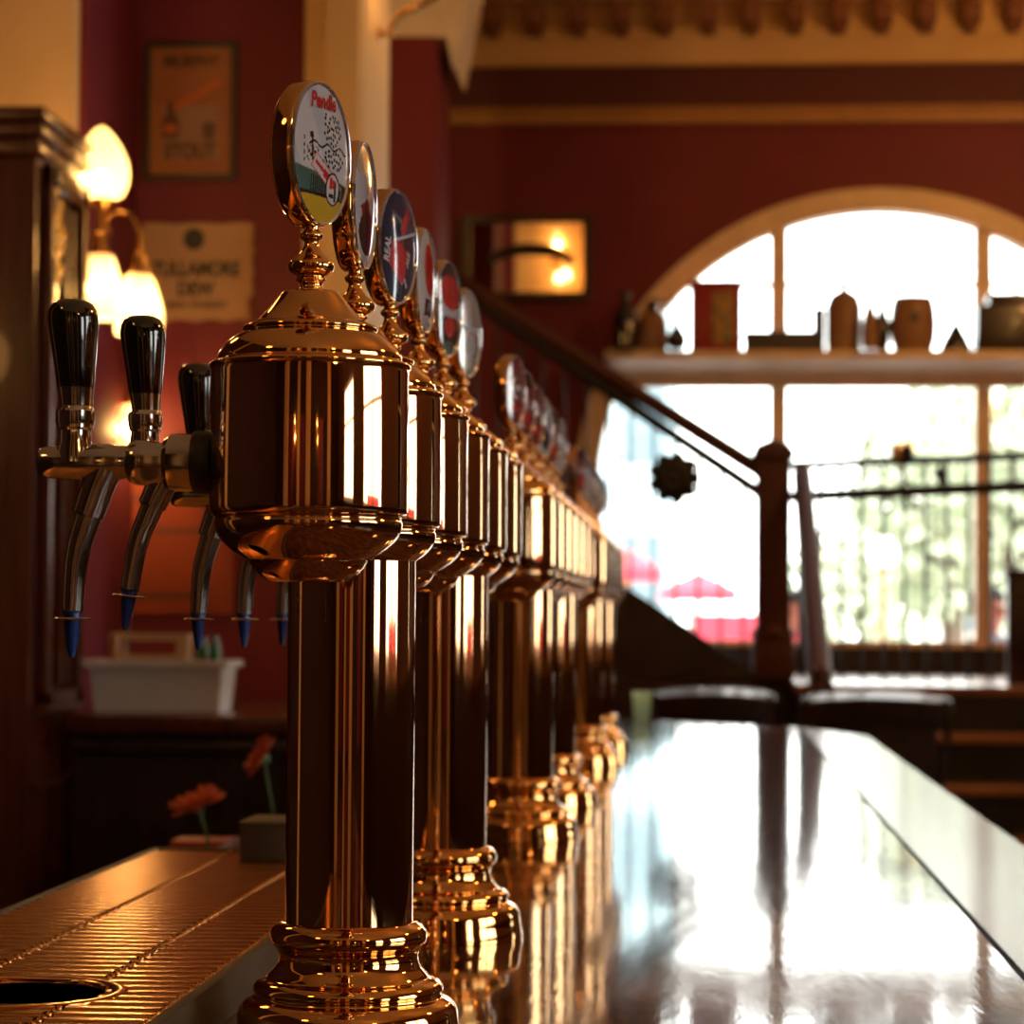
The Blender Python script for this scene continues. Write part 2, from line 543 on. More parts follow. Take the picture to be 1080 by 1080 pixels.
# right wall: three tall windows towards the street
wins = [(-4.4, -2.85), (-1.5, 0.95), (4.8, 6.3)]
mb = MB()
mb.prism([(YB - 0.2, 0), (YF + 0.3, 0), (YF + 0.3, ZC), (YB - 0.2, ZC)], 0.25, (XR, 0, 0), ux=(0, 1, 0), uy=(0, 0, 1),
         holes=[[(a, 1.22), (b, 1.22), (b, 3.3), (a, 3.3)] for a, b in wins])
struct('wall_right', mb, M['brownwall'])
mb = MB(); mb.span((XR - 0.03, YB, 0), (XR, YF, 1.20), 0.005); struct('baseboard_right', mb, M['panelling'])
for i, (a, b) in enumerate(wins):
    w = empty('window_%d' % (i + 2), (XR, (a + b) / 2, 1.22)); w['kind'] = 'structure'
    mb = MB()
    mb.prism([(a, 1.22), (b, 1.22), (b, 3.3), (a, 3.3)], 0.08, (XR + 0.08, 0, 0), ux=(0, 1, 0), uy=(0, 0, 1), holes=[[(a + 0.07, 1.29), (b - 0.07, 1.29), (b - 0.07, 3.23), (a + 0.07, 3.23)]])
    mid = (a + b) / 2
    if b - a > 2:
        mb.span((XR + 0.08, mid - 0.06, 1.22), (XR + 0.15, mid + 0.06, 3.3))
    mb.span((XR + 0.09, a, 2.55), (XR + 0.14, b, 2.60))
    off(mb.build('window_frame', M['casing']), w)
    mb = MB(); mb.span((XR + 0.11, a + 0.02, 1.24), (XR + 0.116, b - 0.02, 3.28)); off(mb.build('pane', M['pane']), w)

# left piers seen behind the bar
YP = 6.45
xw0, xw1 = -3.2, xat(318, YP)
mb = MB(); mb.span((xw0, yw(YP), 0), (xw1 + 0.05, yw(YP) + 0.25, ZC)); struct('wall_partition', mb, M['redwall'])
mb = MB(); mb.span((-1.34, yw(YP) + 0.25, 2.2), (xw1 + 0.04, yw(YP) + 0.27, ZC)); struct('trim_8', mb, M['cream'])
x0, x1, x2 = xat(320, 6.3, 150), xat(384, 6.3, 150), xat(345, 6.3, 150)
mb = MB(); mb.span((x0, yw(6.3), 0), (x1, yw(6.3) + 0.50, ZC), 0.008); mb.span((x2, yw(6.25), 0), (x1 - 0.006, yw(6.3), ZC), 0.006)
struct('wall_pilaster', mb, M['cream'])
c0, c1 = xat(396, 12.0, 200), xat(461, 12.0, 200)
mb = MB(); mb.span((c0, yw(12.0), 0), (c1, yw(12.0) + 0.6, zat(38, 12.0, 440)), 0.01); struct('wall_column', mb, M['redwall'])
mb = MB()
q = [at(380, 37, 12.0), at(470, 39, 12.0), at(478, 70, 12.0), at(500, -40, 12.0), at(380, -40, 12.0)]
mb.prism([(p.x, p.z) for p in q], -0.60, (0, q[0].y, 0))
struct('trim_5', mb, M['ceil'])
mb = MB(); mb.span((xat(-60, 5.85, 80), yw(5.85), 0), (xat(78, 5.85, 80), yw(6.44), ZC), 0.006); struct('trim_6', mb, M['cream'])
mb = MB(); mb.span((xat(79, 5.87, 80), yw(5.9), 0), (xat(97, 5.95, 80), yw(6.44), ZC), 0.004); struct('trim_7', mb, M['redwall'])

# ----------------------------------------------------------------- the bar
ZB = 1.10
bar = empty('bar_counter', (0.15, 2.0, 0))
tag(bar, 'long polished mahogany bar counter under the brass beer towers', 'bar counter')
XG, XE = 0.488, 0.636
pf0, pf1 = at(640, 757, 7.42), at(858, 768, 6.85)
pe = at(921, 776, 6.36)
mb = MB()
mb.prism([(-0.36, -3.0), (XG - 0.004, -3.0), (XG - 0.004, pf1.y), (-0.36, pf0.y + 0.2)], 0.045, (0, 0, ZB - 0.045), ux=(1, 0, 0), uy=(0, 1, 0))
off(mb.build('countertop', M['bar']), bar)
mb = MB()
mb.prism([(XG + 0.003, -3.0), (XE, -3.0), (XE, pe.y), (XG + 0.003, pf1.y)], 0.045, (0, 0, ZB - 0.045), ux=(1, 0, 0), uy=(0, 1, 0))
off(mb.build('edge_board', M['barrim']), bar)
mb = MB(); mb.span((XG - 0.02, -3.0, ZB - 0.06), (XG + 0.02, 5.2, ZB - 0.02)); mb.span((-0.33, -3.0, 0), (0.50, 5.0, ZB - 0.045))
off(mb.build('bar_front', M['darkwood']), bar)

# ---------------------------------------------------------- the beer towers
def smooth(prof, n=4):
    out = []
    m = len(prof)
    for i in range(m - 1):
        p0, p1, p2, p3 = prof[max(i - 1, 0)], prof[i], prof[i + 1], prof[min(i + 2, m - 1)]
        for k in range(n):
            t = k / n
            q = [0.5 * (2 * p1[j] + (p2[j] - p0[j]) * t + (2 * p0[j] - 5 * p1[j] + 4 * p2[j] - p3[j]) * t * t + (3 * p1[j] - p0[j] - 3 * p2[j] + p3[j]) * t ** 3) for j in (0, 1)]
            out.append((max(q[0], 0.0 if k == 0 else 1e-4), q[1]))
    return out + [prof[-1]]
S = 1795.0
def zy(y):        # height of a pixel row at the first drum
    return CAM.z + (652.0 - y) / S
def R_(p):
    return p / S
lid_prof = [(106, 388), (107.5, 385), (106, 382), (100, 380), (98, 378.5), (98, 375), (96, 370), (92, 364), (86, 358), (79, 352.5), (73, 349.5), (71, 347.5),
            (72, 345), (70.5, 342), (66, 340), (60, 337.5), (53, 332), (46, 324.5), (40, 317), (35, 310), (32.5, 306.5), (30, 305), (0, 304.5)]
drum_prof = [(0, 388), (104.5, 388), (105.5, 392), (105.5, 536), (105, 541), (102, 544)]
bowl_prof = [(102, 544), (99, 545.5), (98.5, 548), (100, 551), (99.5, 556), (97, 563), (92, 570), (84, 578), (74, 585), (66, 589.5), (63, 590.5), (62, 593), (58, 600), (51, 607), (43, 612), (38, 613.5), (0, 613.5)]
stem_prof = [(14, 307), (14.5, 303), (12, 299), (12.5, 295), (16, 292), (14.5, 288.5), (17, 286.5), (22, 283.5), (24.5, 279.5), (24.5, 275.5), (22.5, 272), (15.5, 266.5), (10.5, 260), (8, 254), (8, 250.5), (11, 248), (12.5, 244.5), (11, 241), (8, 238.5), (8, 232), (0, 231)]
S1, H1 = 1588.0, 652.5
base_raw = [(0, 1099), (119, 1099), (119.5, 1092), (117, 1084), (116, 1072), (114.5, 1062), (110, 1055), (104, 1051), (99, 1048.5), (98, 1045), (100, 1041.5), (98, 1036), (93, 1032), (86, 1029.5), (83, 1026), (79, 1021.5),
            (75.5, 1017), (73.5, 1010), (74, 1003), (77, 998), (81, 993), (82.5, 987), (81.5, 981), (77, 975.5), (71, 972), (66, 971), (66, 968), (0, 968)]
base_prof = [(r / S1, CAM.z - (y - H1) / S1) for r, y in base_raw]
zb = base_prof[0][1]
base_prof = [(r, z + (ZB - zb)) for r, z in base_prof]
base_prof = base_prof[:3] + smooth(base_prof[3:-3], 3)[1:] + base_prof[-3:]
PITCHY = 0.1905
cache = {}
def cached(key, fn):
    if key not in cache:
        cache[key] = fn()
    return cache[key]
def lathe_mesh(key, prof, m, seg=72, c=(0, 0, 0), sharp=50):
    return cached(key, lambda: MB().lathe(prof, c, seg).mesh(key, m, sharp))
P2 = lambda prof: [(R_(r), zy(y)) for r, y in prof][::-1]

# badge -----------------------------------------------------------------
BA, BB = 0.0345, 0.0440
def dome(u, v, lift=0.0):
    q = (u / BA) ** 2 + (v / BB) ** 2
    return 0.0052 + 0.0034 * max(0.0, 1 - q) ** 0.8 + lift
def ell(u, v, cx, cy, a, b, rot=0.0):
    x, y = u - cx, v - cy
    x, y = x * math.cos(rot) + y * math.sin(rot), -x * math.sin(rot) + y * math.cos(rot)
    return (x / a) ** 2 + (y / b) ** 2 < 1
def rect(u, v, cx, cy, a, b, rot=0.0):
    x, y = u - cx, v - cy
    x, y = x * math.cos(rot) + y * math.sin(rot), -x * math.sin(rot) + y * math.cos(rot)
    return abs(x) < a and abs(y) < b
_r = random.Random(3)
dots = []
while len(dots) < 60:
    a, b = _r.uniform(-0.004, 0.024), _r.uniform(-0.008, 0.024)
    if ell(a, b, 0.010, 0.016, 0.011, 0.011) or ell(a, b, 0.011, -0.004, 0.013, 0.007):
        if all((a - c) ** 2 + (b - d) ** 2 > 0.0024 ** 2 for c, d in dots):
            dots.append((a, b))
    if _r.random() < 0.002:
        break
def art_country(u, v):
    # U to the right, V up, metres
    if ell(u, v, 0.011, -0.020, 0.0088, 0.0100):
        if not ell(u, v, 0.011, -0.020, 0.0076, 0.0088): return 2
        if rect(u, v, 0.0085, -0.0165, 0.0018, 0.0035) or rect(u, v, 0.012, -0.017, 0.0016, 0.0025): return 4
        if rect(u, v, 0.014, -0.021, 0.0012, 0.006) or rect(u, v, 0.0095, -0.024, 0.003, 0.0012): return 2
        return 0
    if rect(u, v, -0.003, -0.0095, 0.0105, 0.0052, -0.5):
        if rect(u, v, -0.003, -0.0095, 0.0080, 0.0012, -0.5): return 4
        if rect(u, v, 0.002, -0.0125, 0.0030, 0.0025, -0.5): return 4
        return 0 if rect(u, v, -0.003, -0.0095, 0.0097, 0.0045, -0.5) else 4
    if v < -0.026: return 5
    if v < -0.013 - 0.1 * u:
        if rect(u, v, -0.006, -0.019, 0.009, 0.0050): return 6 if int((u + 1) / 0.0011) % 2 else 2
        return 2 if v < -0.024 or u > 0.004 else 6
    if any((u - a) ** 2 + (v - b) ** 2 < 0.0011 ** 2 for a, b in dots): return 2
    yl = 0.0045 + 0.0014 * math.sin(u * 420)
    if -0.017 < u < 0.028 and abs(v - yl) < 0.0007: return 2
    if ell(u, v, -0.014, 0.009, 0.0020, 0.0022) or rect(u, v, -0.0135, 0.002, 0.0009, 0.0060): return 2
    if rect(u, v, -0.0215, -0.001, 0.0006, 0.009) and int((v + 1) / 0.0022) % 2: return 2
    if rect(u, v, -0.013, -0.002, 0.006, 0.0045) and (int((u + 1) / 0.0020) + int((v + 1) / 0.0020)) % 3 == 0: return 2
    if math.sin(u * 160 + v * 70 + 1) > 0.5: return 1
    return 0
def art_plain(base, patches):
    def f(u, v):
        for fn, idx in patches:
            if fn(u, v): return idx
        return base
    return f
PAL = [M['bwhite'], M['bgrey'], M['bblack'], M['bnavy'], M['bred'], M['byellow'], M['bgreen'], M['bsilver'], M['bmaroon']]
ARTS = {
    'country': (art_country, [('Pendle', 4, 0.030, 0.013, 0.0, 0.030, 0.04)]),
    'grey': (art_plain(1, [(lambda u, v: ell(u, v, 0, -0.018, 0.02, 0.014), 2), (lambda u, v: rect(u, v, -0.006, -0.006, 0.009, 0.008, 0.4), 8), (lambda u, v: v > 0.02, 7), (lambda u, v: rect(u, v, 0.004, 0.006, 0.02, 0.002, 0.5), 0)]), []),
    'navy': (art_plain(3, [(lambda u, v: rect(u, v, 0.010, 0.020, 0.012, 0.004, 0.9), 4), (lambda u, v: abs(v - 0.0065 - 0.25 * u) < 0.0012 and u > -0.01, 1),
                           (lambda u, v: rect(u, v, -0.002, -0.010, 0.016, 0.012, -0.55) and u < 0.010, 4), (lambda u, v: rect(u, v, 0.006, -0.004, 0.010, 0.008, -0.5), 8),
                           (lambda u, v: rect(u, v, 0.006, -0.019, 0.013, 0.0012, -0.9), 1), (lambda u, v: ell(u, v, 0.004, 0.018, 0.004, 0.004) and not ell(u, v, 0.004, 0.018, 0.0026, 0.0026), 7)]),
             [('REAL', 0, 0.0105, -0.021, -0.004, 0.019, 1.45), ('ALE', 0, 0.008, 0.013, -0.008, 0.012, 1.3)]),
    'pale': (art_plain(0, [(lambda u, v: ell(u, v, 0.004, 0.010, 0.016, 0.022), 4), (lambda u, v: rect(u, v, 0.0, -0.022, 0.009, 0.007), 2), (lambda u, v: v < -0.032, 1)]), [('1', 0, 0.012, 0.0, -0.022, 0.004, 0.0)]),
    'red': (art_plain(2, [(lambda u, v: ell(u, v, 0, 0.015, 0.024, 0.016), 4), (lambda u, v: rect(u, v, 0, -0.003, 0.025, 0.0045), 1), (lambda u, v: ell(u, v, 0.0, -0.016, 0.015, 0.009), 4), (lambda u, v: rect(u, v, 0.01, -0.012, 0.006, 0.003), 5), (lambda u, v: v < -0.030, 6)]), []),
    'silver': (art_plain(7, [(lambda u, v: abs(v - 0.004) < 0.002 and abs(u) < 0.024, 1), (lambda u, v: ell(u, v, 0, -0.012, 0.012, 0.010), 1)]), []),
    'maroon': (art_plain(8, [(lambda u, v: ell(u, v, 0, 0.004, 0.018, 0.014) and not ell(u, v, 0, 0.004, 0.015, 0.011), 7), (lambda u, v: rect(u, v, 0, -0.02, 0.016, 0.004), 4), (lambda u, v: rect(u, v, 0, 0.004, 0.010, 0.003), 0)]), []),
    'brownred': (art_plain(8, [(lambda u, v: rect(u, v, 0, 0.0, 0.022, 0.006), 7), (lambda u, v: v > 0.024, 2), (lambda u, v: ell(u, v, 0, -0.02, 0.012, 0.010), 4)]), []),
    'darksilver': (art_plain(1, [(lambda u, v: ell(u, v, 0, 0.0, 0.020, 0.026) and not ell(u, v, 0, 0, 0.016, 0.022), 2), (lambda u, v: rect(u, v, 0, 0.0, 0.012, 0.005), 7)]), []),
}
def badge_mesh(kind):
    fn, words = ARTS[kind]
    mb = MB()
    nr, na = (56, 190) if kind in ('country', 'navy') else (16, 72)
    # local frame: U -> +X, V -> +Z, face -> -Y
    rings = []
    for i in range(nr + 1):
        t = 0.93 * i / nr
        if i == 0:
            rings.append([mb.bm.verts.new((0, -dome(0, 0), 0))])
        else:
            rings.append([mb.bm.verts.new((BA * t * math.cos(2 * PI * k / na), -dome(BA * t * math.cos(2 * PI * k / na), BB * t * math.sin(2 * PI * k / na)), BB * t * math.sin(2 * PI * k / na))) for k in range(na)])
    for i in range(nr):
        for k in range(na):
            j = (k + 1) % na
            vs = (rings[0][0], rings[1][k], rings[1][j]) if i == 0 else (rings[i][k], rings[i][j], rings[i + 1][j], rings[i + 1][k])
            c = sum((v.co for v in vs), Vector()) / len(vs)
            mb.mi = fn(c.x, c.z)
            mb.face(vs)
    for txt, idx, size, cx, cy, width, rot in words:
        mb.mi = idx
        ca, sa = math.cos(rot), math.sin(rot)
        if kind == 'country':
            cx, cy, size = 0.0, 0.031, 0.0135
        def place(x, y):
            u, v = cx + x * ca - y * sa, cy + x * sa + y * ca
            return Vector((u, -dome(u, v, 0.0004), v))
        add_text(mb, txt, size, place, width, 0.0004, 0.35 if kind == 'country' else 0.1)
    return mb.mesh('badge_face_' + kind, PAL, 60)
def medal_mesh():
    mb = MB()
    # thick oval brass body with rounded edges
    prof = [(0.0, 0.0056), (0.80, 0.0056), (0.95, 0.0054), (0.985, 0.0044), (1.0, 0.0026), (1.0, -0.0060), (0.99, -0.0078), (0.96, -0.0090), (0.90, -0.0094), (0.0, -0.0096)]
    n = 64
    rings = []
    for t, w in prof:
        if t == 0:
            rings.append([mb.bm.verts.new((0, -w, 0))])
        else:
            rings.append([mb.bm.verts.new((BA * t * math.cos(2 * PI * k / n), -w, BB * t * math.sin(2 * PI * k / n))) for k in range(n)])
    for a, b in zip(rings, rings[1:]):
        for k in range(n):
            j = (k + 1) % n
            if len(a) == 1: mb.face((a[0], b[k], b[j]))
            elif len(b) == 1: mb.face((a[k], a[j], b[0]))
            else: mb.face((a[k], a[j], b[j], b[k]))
    return mb.mesh('medallion', M['brass'], 60)
def lens_mesh():
    mb = MB()
    n = 96
    pr = [(0.925, 0.0056), (0.935, 0.0072), (0.958, 0.0075), (0.975, 0.0060), (0.975, 0.0040)]
    rings = [[mb.bm.verts.new((BA * t * math.cos(2 * PI * k / n), -w, BB * t * math.sin(2 * PI * k / n))) for k in range(n)] for t, w in pr]
    for a, b in zip(rings, rings[1:]):
        for k in range(n):
            j = (k + 1) % n
            mb.face((a[k], a[j], b[j], b[k]))
    return mb.mesh('lens_rim', M['lens'], 60)

# tap -------------------------------------------------------------------
TX = lambda px: (px - 324 - (9 if px < 166 else 0)) / S
def tap_body():
    mb = MB()
    zc_ = 0.0
    pr = [(0, 40), (10, 40.5), (15, 43), (17, 48), (17.5, 62), (18.5, 80), (20, 100), (20, 118), (18, 126), (18, 138), (21.5, 140), (24, 146), (24.5, 156), (22, 164), (21, 168), (27, 170), (30, 175), (31, 182), (31, 200), (0, 200)]
    mb.lathe([(r / S, TX(x)) for r, x in pr], (0, 0, 0), 40, 'X')
    # neck that carries the handle
    mb.lathe([(0.0115, 0.0), (0.0112, 0.008), (0.0098, 0.0115), (0.0095, 0.019), (0.0108, 0.0205), (0.0108, 0.0225), (0, 0.0225)], (TX(80), 0, 0), 32)
    # hex nut between neck and handle
    mb.lathe([(0, 0.0225), (0.0112, 0.0225), (0.0116, 0.024), (0.0116, 0.0305), (0.0108, 0.032), (0, 0.032)], (TX(80), 0, 0), 24)
    return mb.mesh('tap', M['chrome'], 22)
def tap_flange():
    mb = MB()
    pr = [(0, 199), (29, 199), (33, 201), (34, 205), (34, 217), (32, 221), (0, 222)]
    mb.lathe([(r / S, TX(x)) for r, x in pr], (0, 0, 0), 40, 'X')
    return mb.mesh('flange', M['rubber'], 40)
def tap_handle():
    sh = (-0.055, 0.0)
    z = lambda y: (487 - y) / S
    pr = [(0, 407), (19.5, 407), (20.2, 404), (22, 385), (25, 360), (27, 342), (27.5, 333), (26, 324), (22, 317), (15, 313), (8, 311.5), (0, 311)]
    mb = MB()
    mb.lathe([(r / S, z(y)) for r, y in pr], (TX(80) - sh[0] * z(407), 0, 0), 36, shear=sh)
    return mb.mesh('tap_handle', M['black'], 40)
def tap_ferrule():
    sh = (-0.055, 0.0)
    z = lambda y: (487 - y) / S
    pr = [(0, 432), (18.5, 432), (18.5, 429), (17, 427), (19, 408), (19.5, 406), (0, 406)]
    mb = MB()
    mb.lathe([(r / S, z(y)) for r, y in pr], (TX(80) - sh[0] * z(407), 0, 0), 36, shear=sh)
    return mb.mesh('ferrule', M['chrome'], 40)
def W_(px, py):
    return Vector((TX(px), 0, (487 - py) / S))
def tap_spout():
    mb = MB()
    mb.tube([W_(114, 492), W_(108, 506), W_(101, 525), W_(95, 543), W_(94.5, 545)], [0.0105, 0.0102, 0.0100, 0.0096, 0.0080], 20)
    mb.tube([W_(97, 540), W_(92, 557), W_(86, 577), W_(82.5, 597), W_(81, 620), W_(80, 646)], [0.0078, 0.0076, 0.0072, 0.0069, 0.0065, 0.0063], 20)
    mb.lathe([(0, 0), (0.0112, 0.0), (0.0118, 0.0006), (0.0112, 0.0012), (0, 0.0014)], W_(79.7, 655), 28)
    return mb.mesh('spout', M['chrome'], 45)
def tap_nozzle():
    mb = MB()
    mb.lathe([(0, -0.0255), (0.0016, -0.0252), (0.0028, -0.021), (0.0046, -0.009), (0.0055, 0.0), (0.0062, 0.0015), (0.0062, 0.0028), (0, 0.003)], W_(79.7, 650) , 20)
    return mb.mesh('nozzle', M['blue'], 45)

ART_SEQ = [['country', 'grey', 'navy', 'pale', 'red', 'silver'], ['maroon', 'brownred', 'maroon', 'grey', 'brownred', 'darksilver'], ['brownred', 'darksilver', 'darksilver', 'grey', 'darksilver', 'maroon']]
TURN = [[68, 84.5, 72, 82, 76, 74], [73, 74, 75, 72, 74, 73], [73, 72, 74, 73, 72, 73]]
BADGE_NOTE = ['pale badge with a red script name, a tree and a yellow foot', 'grey badge turned almost edge-on', 'navy badge with a red flash and white lettering', 'pale badge with a red oval', 'black and red badge', 'silver badge']
TLABEL = ['nearest brass beer tower, six drums on two columns, front badge with red script',
          'second brass beer tower, between the nearest tower and the farthest one, maroon badges',
          'farthest and smallest-looking brass beer tower at the window end of the bar']
def beer_tower(idx, y0):
    root = empty('beer_tower', (0, y0, ZB))
    tag(root, TLABEL[idx], 'beer tower', 'brass beer towers along the bar')
    dz = -ZB
    for i in range(6):
        y = i * PITCHY
        carried = i in (1, 4)
        d = put('drum', lathe_mesh('drum', P2(drum_prof), M['copper'], 96), root, (0, y, dz))
        put('domed_lid', lathe_mesh('domed_lid', P2(smooth(lid_prof[:-1], 3) + lid_prof[-1:]), M['brass'], 96), d)
        put('bowl', lathe_mesh('bowl', P2(smooth(bowl_prof[:-1], 3) + bowl_prof[-1:]), M['copper'], 96), d)
        st = put('badge_holder', lathe_mesh('badge_holder', P2(smooth(stem_prof)), M['brass'], 48), root, (0, y, dz))
        ang = math.radians(TURN[idx][i])
        md = put('medallion', cached('medal', medal_mesh), st, (0.0, 0, zy(157)))
        md.rotation_euler = (0, 0, ang)
        bd = put('badge_face', cached('badge' + ART_SEQ[idx][i], lambda: badge_mesh(ART_SEQ[idx][i])), st, (0, 0, zy(157)))
        bd.rotation_euler = (0, 0, ang)
        if idx == 0:
            bd['label'] = BADGE_NOTE[i]
        ln = put('lens_rim', cached('lens', lens_mesh), st, (0, 0, zy(157)))
        ln.rotation_euler = (0, 0, ang)
        tp = put('tap', cached('tap', tap_body), root, (0, y, zy(487) + dz))
        if idx == 0 and i == 1:
            tp.location.z += 0.013
        put('flange', cached('flange', tap_flange), tp)
        put('tap_handle', cached('handle', tap_handle), tp)
        put('ferrule', cached('ferrule', tap_ferrule), tp)
        sp = put('spout', cached('spout', tap_spout), tp)
        nz = put('nozzle', cached('nozzle', tap_nozzle), tp)
        if idx == 0 and i == 1:
            for o in (sp, nz):
                o.rotation_euler = (0, math.radians(6), 0)
                p = W_(110, 492)
                o.location = p - Matrix.Rotation(math.radians(6), 3, 'Y') @ p
    for i in (1, 4):
        y = i * PITCHY
        top = zy(578)
        cm = cached('column', lambda: MB().lathe([(67.2 / S1, base_prof[-2][1] - 0.004), (67.2 / S1, top)], (0, 0, 0), 96).mesh('column', M['copper'], 50))
        c = put('column', cm, root, (0, y, dz))
        put('base', lathe_mesh('base', base_prof, M['brass'], 96), c)
    br = cached('bridge', lambda: MB().lathe([(0.030, 0.02), (0.030, 5 * PITCHY - 0.02)], (0, 0, zy(470)), 32, 'Y').mesh('bridge_pipe', M['copper']))
    put('bridge_pipe', br, root, (0, 0, dz))
    return root
for k, y0 in enumerate((0.010, 1.59, 3.22)):
    beer_tower(k, y0)

# ------------------------------------------------------------- drip tray
ZT = ZB + 0.030
tray = empty('drip_tray', (-0.22, 0.3, ZB))
tag(tray, 'long ridged metal drip tray on the bar beneath the taps', 'drip tray')
XS = [-0.353, -0.266, -0.175, -0.1015]
TY0, TY1 = -0.6, 1.24
rc = at(18, 1059, 1.68)
RX, RY, RR = rc.x, rc.y, 0.060
def ridged(xa, xb, ya, yb, pitch=0.024, amp=0.0018):
    mb = MB()
    n = int((yb - ya) / pitch)
    steps = [ya]
    for i in range(n):
        y = ya + i * pitch
        for f, h in ((0.0, 0), (0.12, 0.75), (0.3, 1), (0.55, 1), (0.73, 0.75), (0.85, 0), (0.92, -1.4)):
            steps.append((y + f * pitch, h))
    steps = steps[1:] + [(ya + n * pitch, 0), (yb, 0)]
    cols = [xa + (xb - xa) * i / 14 for i in range(15)]
    grid = [[mb.bm.verts.new((x, y, ZT + h * amp)) for x in cols] for y, h in steps]
    for a, b in zip(grid, grid[1:]):
        for i in range(14):
            c = (a[i].co + b[i + 1].co) / 2
            if (c.x - RX) ** 2 + (c.y - RY) ** 2 < RR ** 2:
                continue
            mb.face((a[i], a[i + 1], b[i + 1], b[i]))
    return mb
M['tray'] = mat('brushed_copper_steel', (0.84, 0.43, 0.16), 0.16, 1.0, col2=(0.70, 0.35, 0.13), scale=40, stretch=(1, 6, 1), rvar=0.05)
M['traydark'] = mat('dull_tray_side', (0.075, 0.05, 0.03), 0.55, 0.2, spec=0.25)
for a, b in zip(XS, XS[1:]):
    mb = ridged(a + 0.004, b - 0.004, TY0, TY1 - 0.10 if b == XS[-1] else TY1 - 0.012)
    off(mb.build('ridged_panel', M['tray'], sharp=60), tray)
mb = MB(); mb.span((XS[2] + 0.004, TY1 - 0.10, ZT - 0.004), (XS[3], TY1, ZT + 0.0005), 0.0008); off(mb.build('end_plate', M['tray']), tray)
mb = MB(); mb.lathe([(0, 0), (0.012, 0), (0.012, 0.0006), (0, 0.0006)], (at(281, 912, 2.63).x, at(281, 912, 2.63).y, ZT + 0.0004), 24); off(mb.build('drain_hole', M['rubber']), tray)
mb = MB()
for x in XS[:1]:
    mb.span((x - 0.004, TY0, ZB), (x + 0.004, TY1, ZT + 0.003), 0.0015)
mb.span((XS[3] - 0.003, TY0, ZB), (XS[3] + 0.006, TY1, ZT + 0.003), 0.0015)
mb.span((XS[0], TY1 - 0.01, ZB), (XS[3], TY1, ZT + 0.003), 0.0015)
mb.span((XS[0], TY0, ZB), (XS[3], TY0 + 0.01, ZT + 0.003), 0.0015)
off(mb.build('tray_side', M['traydark']), tray)
for x in (XS[1], XS[2], XS[3] - 0.006):
    mb = MB()
    if abs(x - RX) < RR:
        hy = math.sqrt(RR ** 2 - (x - RX) ** 2) + 0.004
        mb.span((x - 0.0045, TY0 + 0.01, ZT - 0.006), (x + 0.0045, RY - hy, ZT + 0.0002), 0.001)
        mb.span((x - 0.0045, RY + hy, ZT - 0.006), (x + 0.0045, TY1 - 0.01, ZT + 0.0002), 0.001)
    else:
        mb.span((x - 0.0045, TY0 + 0.01, ZT - 0.006), (x + 0.0045, TY1 - 0.01, ZT + 0.0002), 0.001)
    y = -0.10
    while y < TY1 - 0.02:
        if (x - RX) ** 2 + (y - RY) ** 2 > (RR + 0.01) ** 2:
            mb.sphere((x, y, ZT + 0.0004), 0.0026, 8, 5)
        y += 0.0125
    off(mb.build('beaded_seam', M['tray']), tray)
mb = MB()
mb.lathe([(RR - 0.002, -0.012), (RR, -0.0005), (RR + 0.002, 0.0018), (RR + 0.008, 0.0030), (RR + 0.013, 0.0018), (RR + 0.013, -0.001)], (RX, RY, ZT), 72)
off(mb.build('rinser_rim', M['tray']), tray)
mb = MB(); mb.lathe([(RR - 0.001, 0.0), (RR - 0.004, -0.014), (0.03, -0.022), (0, -0.023)], (RX, RY, ZT - 0.001), 48); off(mb.build('rinser_bowl', M['steel']), tray)
mb = MB(); mb.lathe([(0.010, -0.022), (0.010, -0.010), (0.007, -0.006), (0, -0.005)], (RX, RY, ZT), 20)
for k in range(6):
    a = k * PI / 3
    mb.sphere((RX + 0.009 * math.cos(a), RY + 0.009 * math.sin(a), ZT - 0.008), 0.003, 8, 6)
off(mb.build('rinser_sprayer', M['chrome']), tray)

# small steel box at the end of the tray
p = at(279, 884, 2.66)
o = MB().box((0, 0, 0.018), (0.062, 0.10, 0.036), bev=0.002)
o.box((0, 0, 0.037), (0.066, 0.104, 0.004), bev=0.0015)
b = o.build('metal_box', M['traydark'], None, (p.x + 0.012, TY1 - 0.06, ZT + 0.001))
tag(b, 'small dull metal box on the far end of the drip tray', 'box')

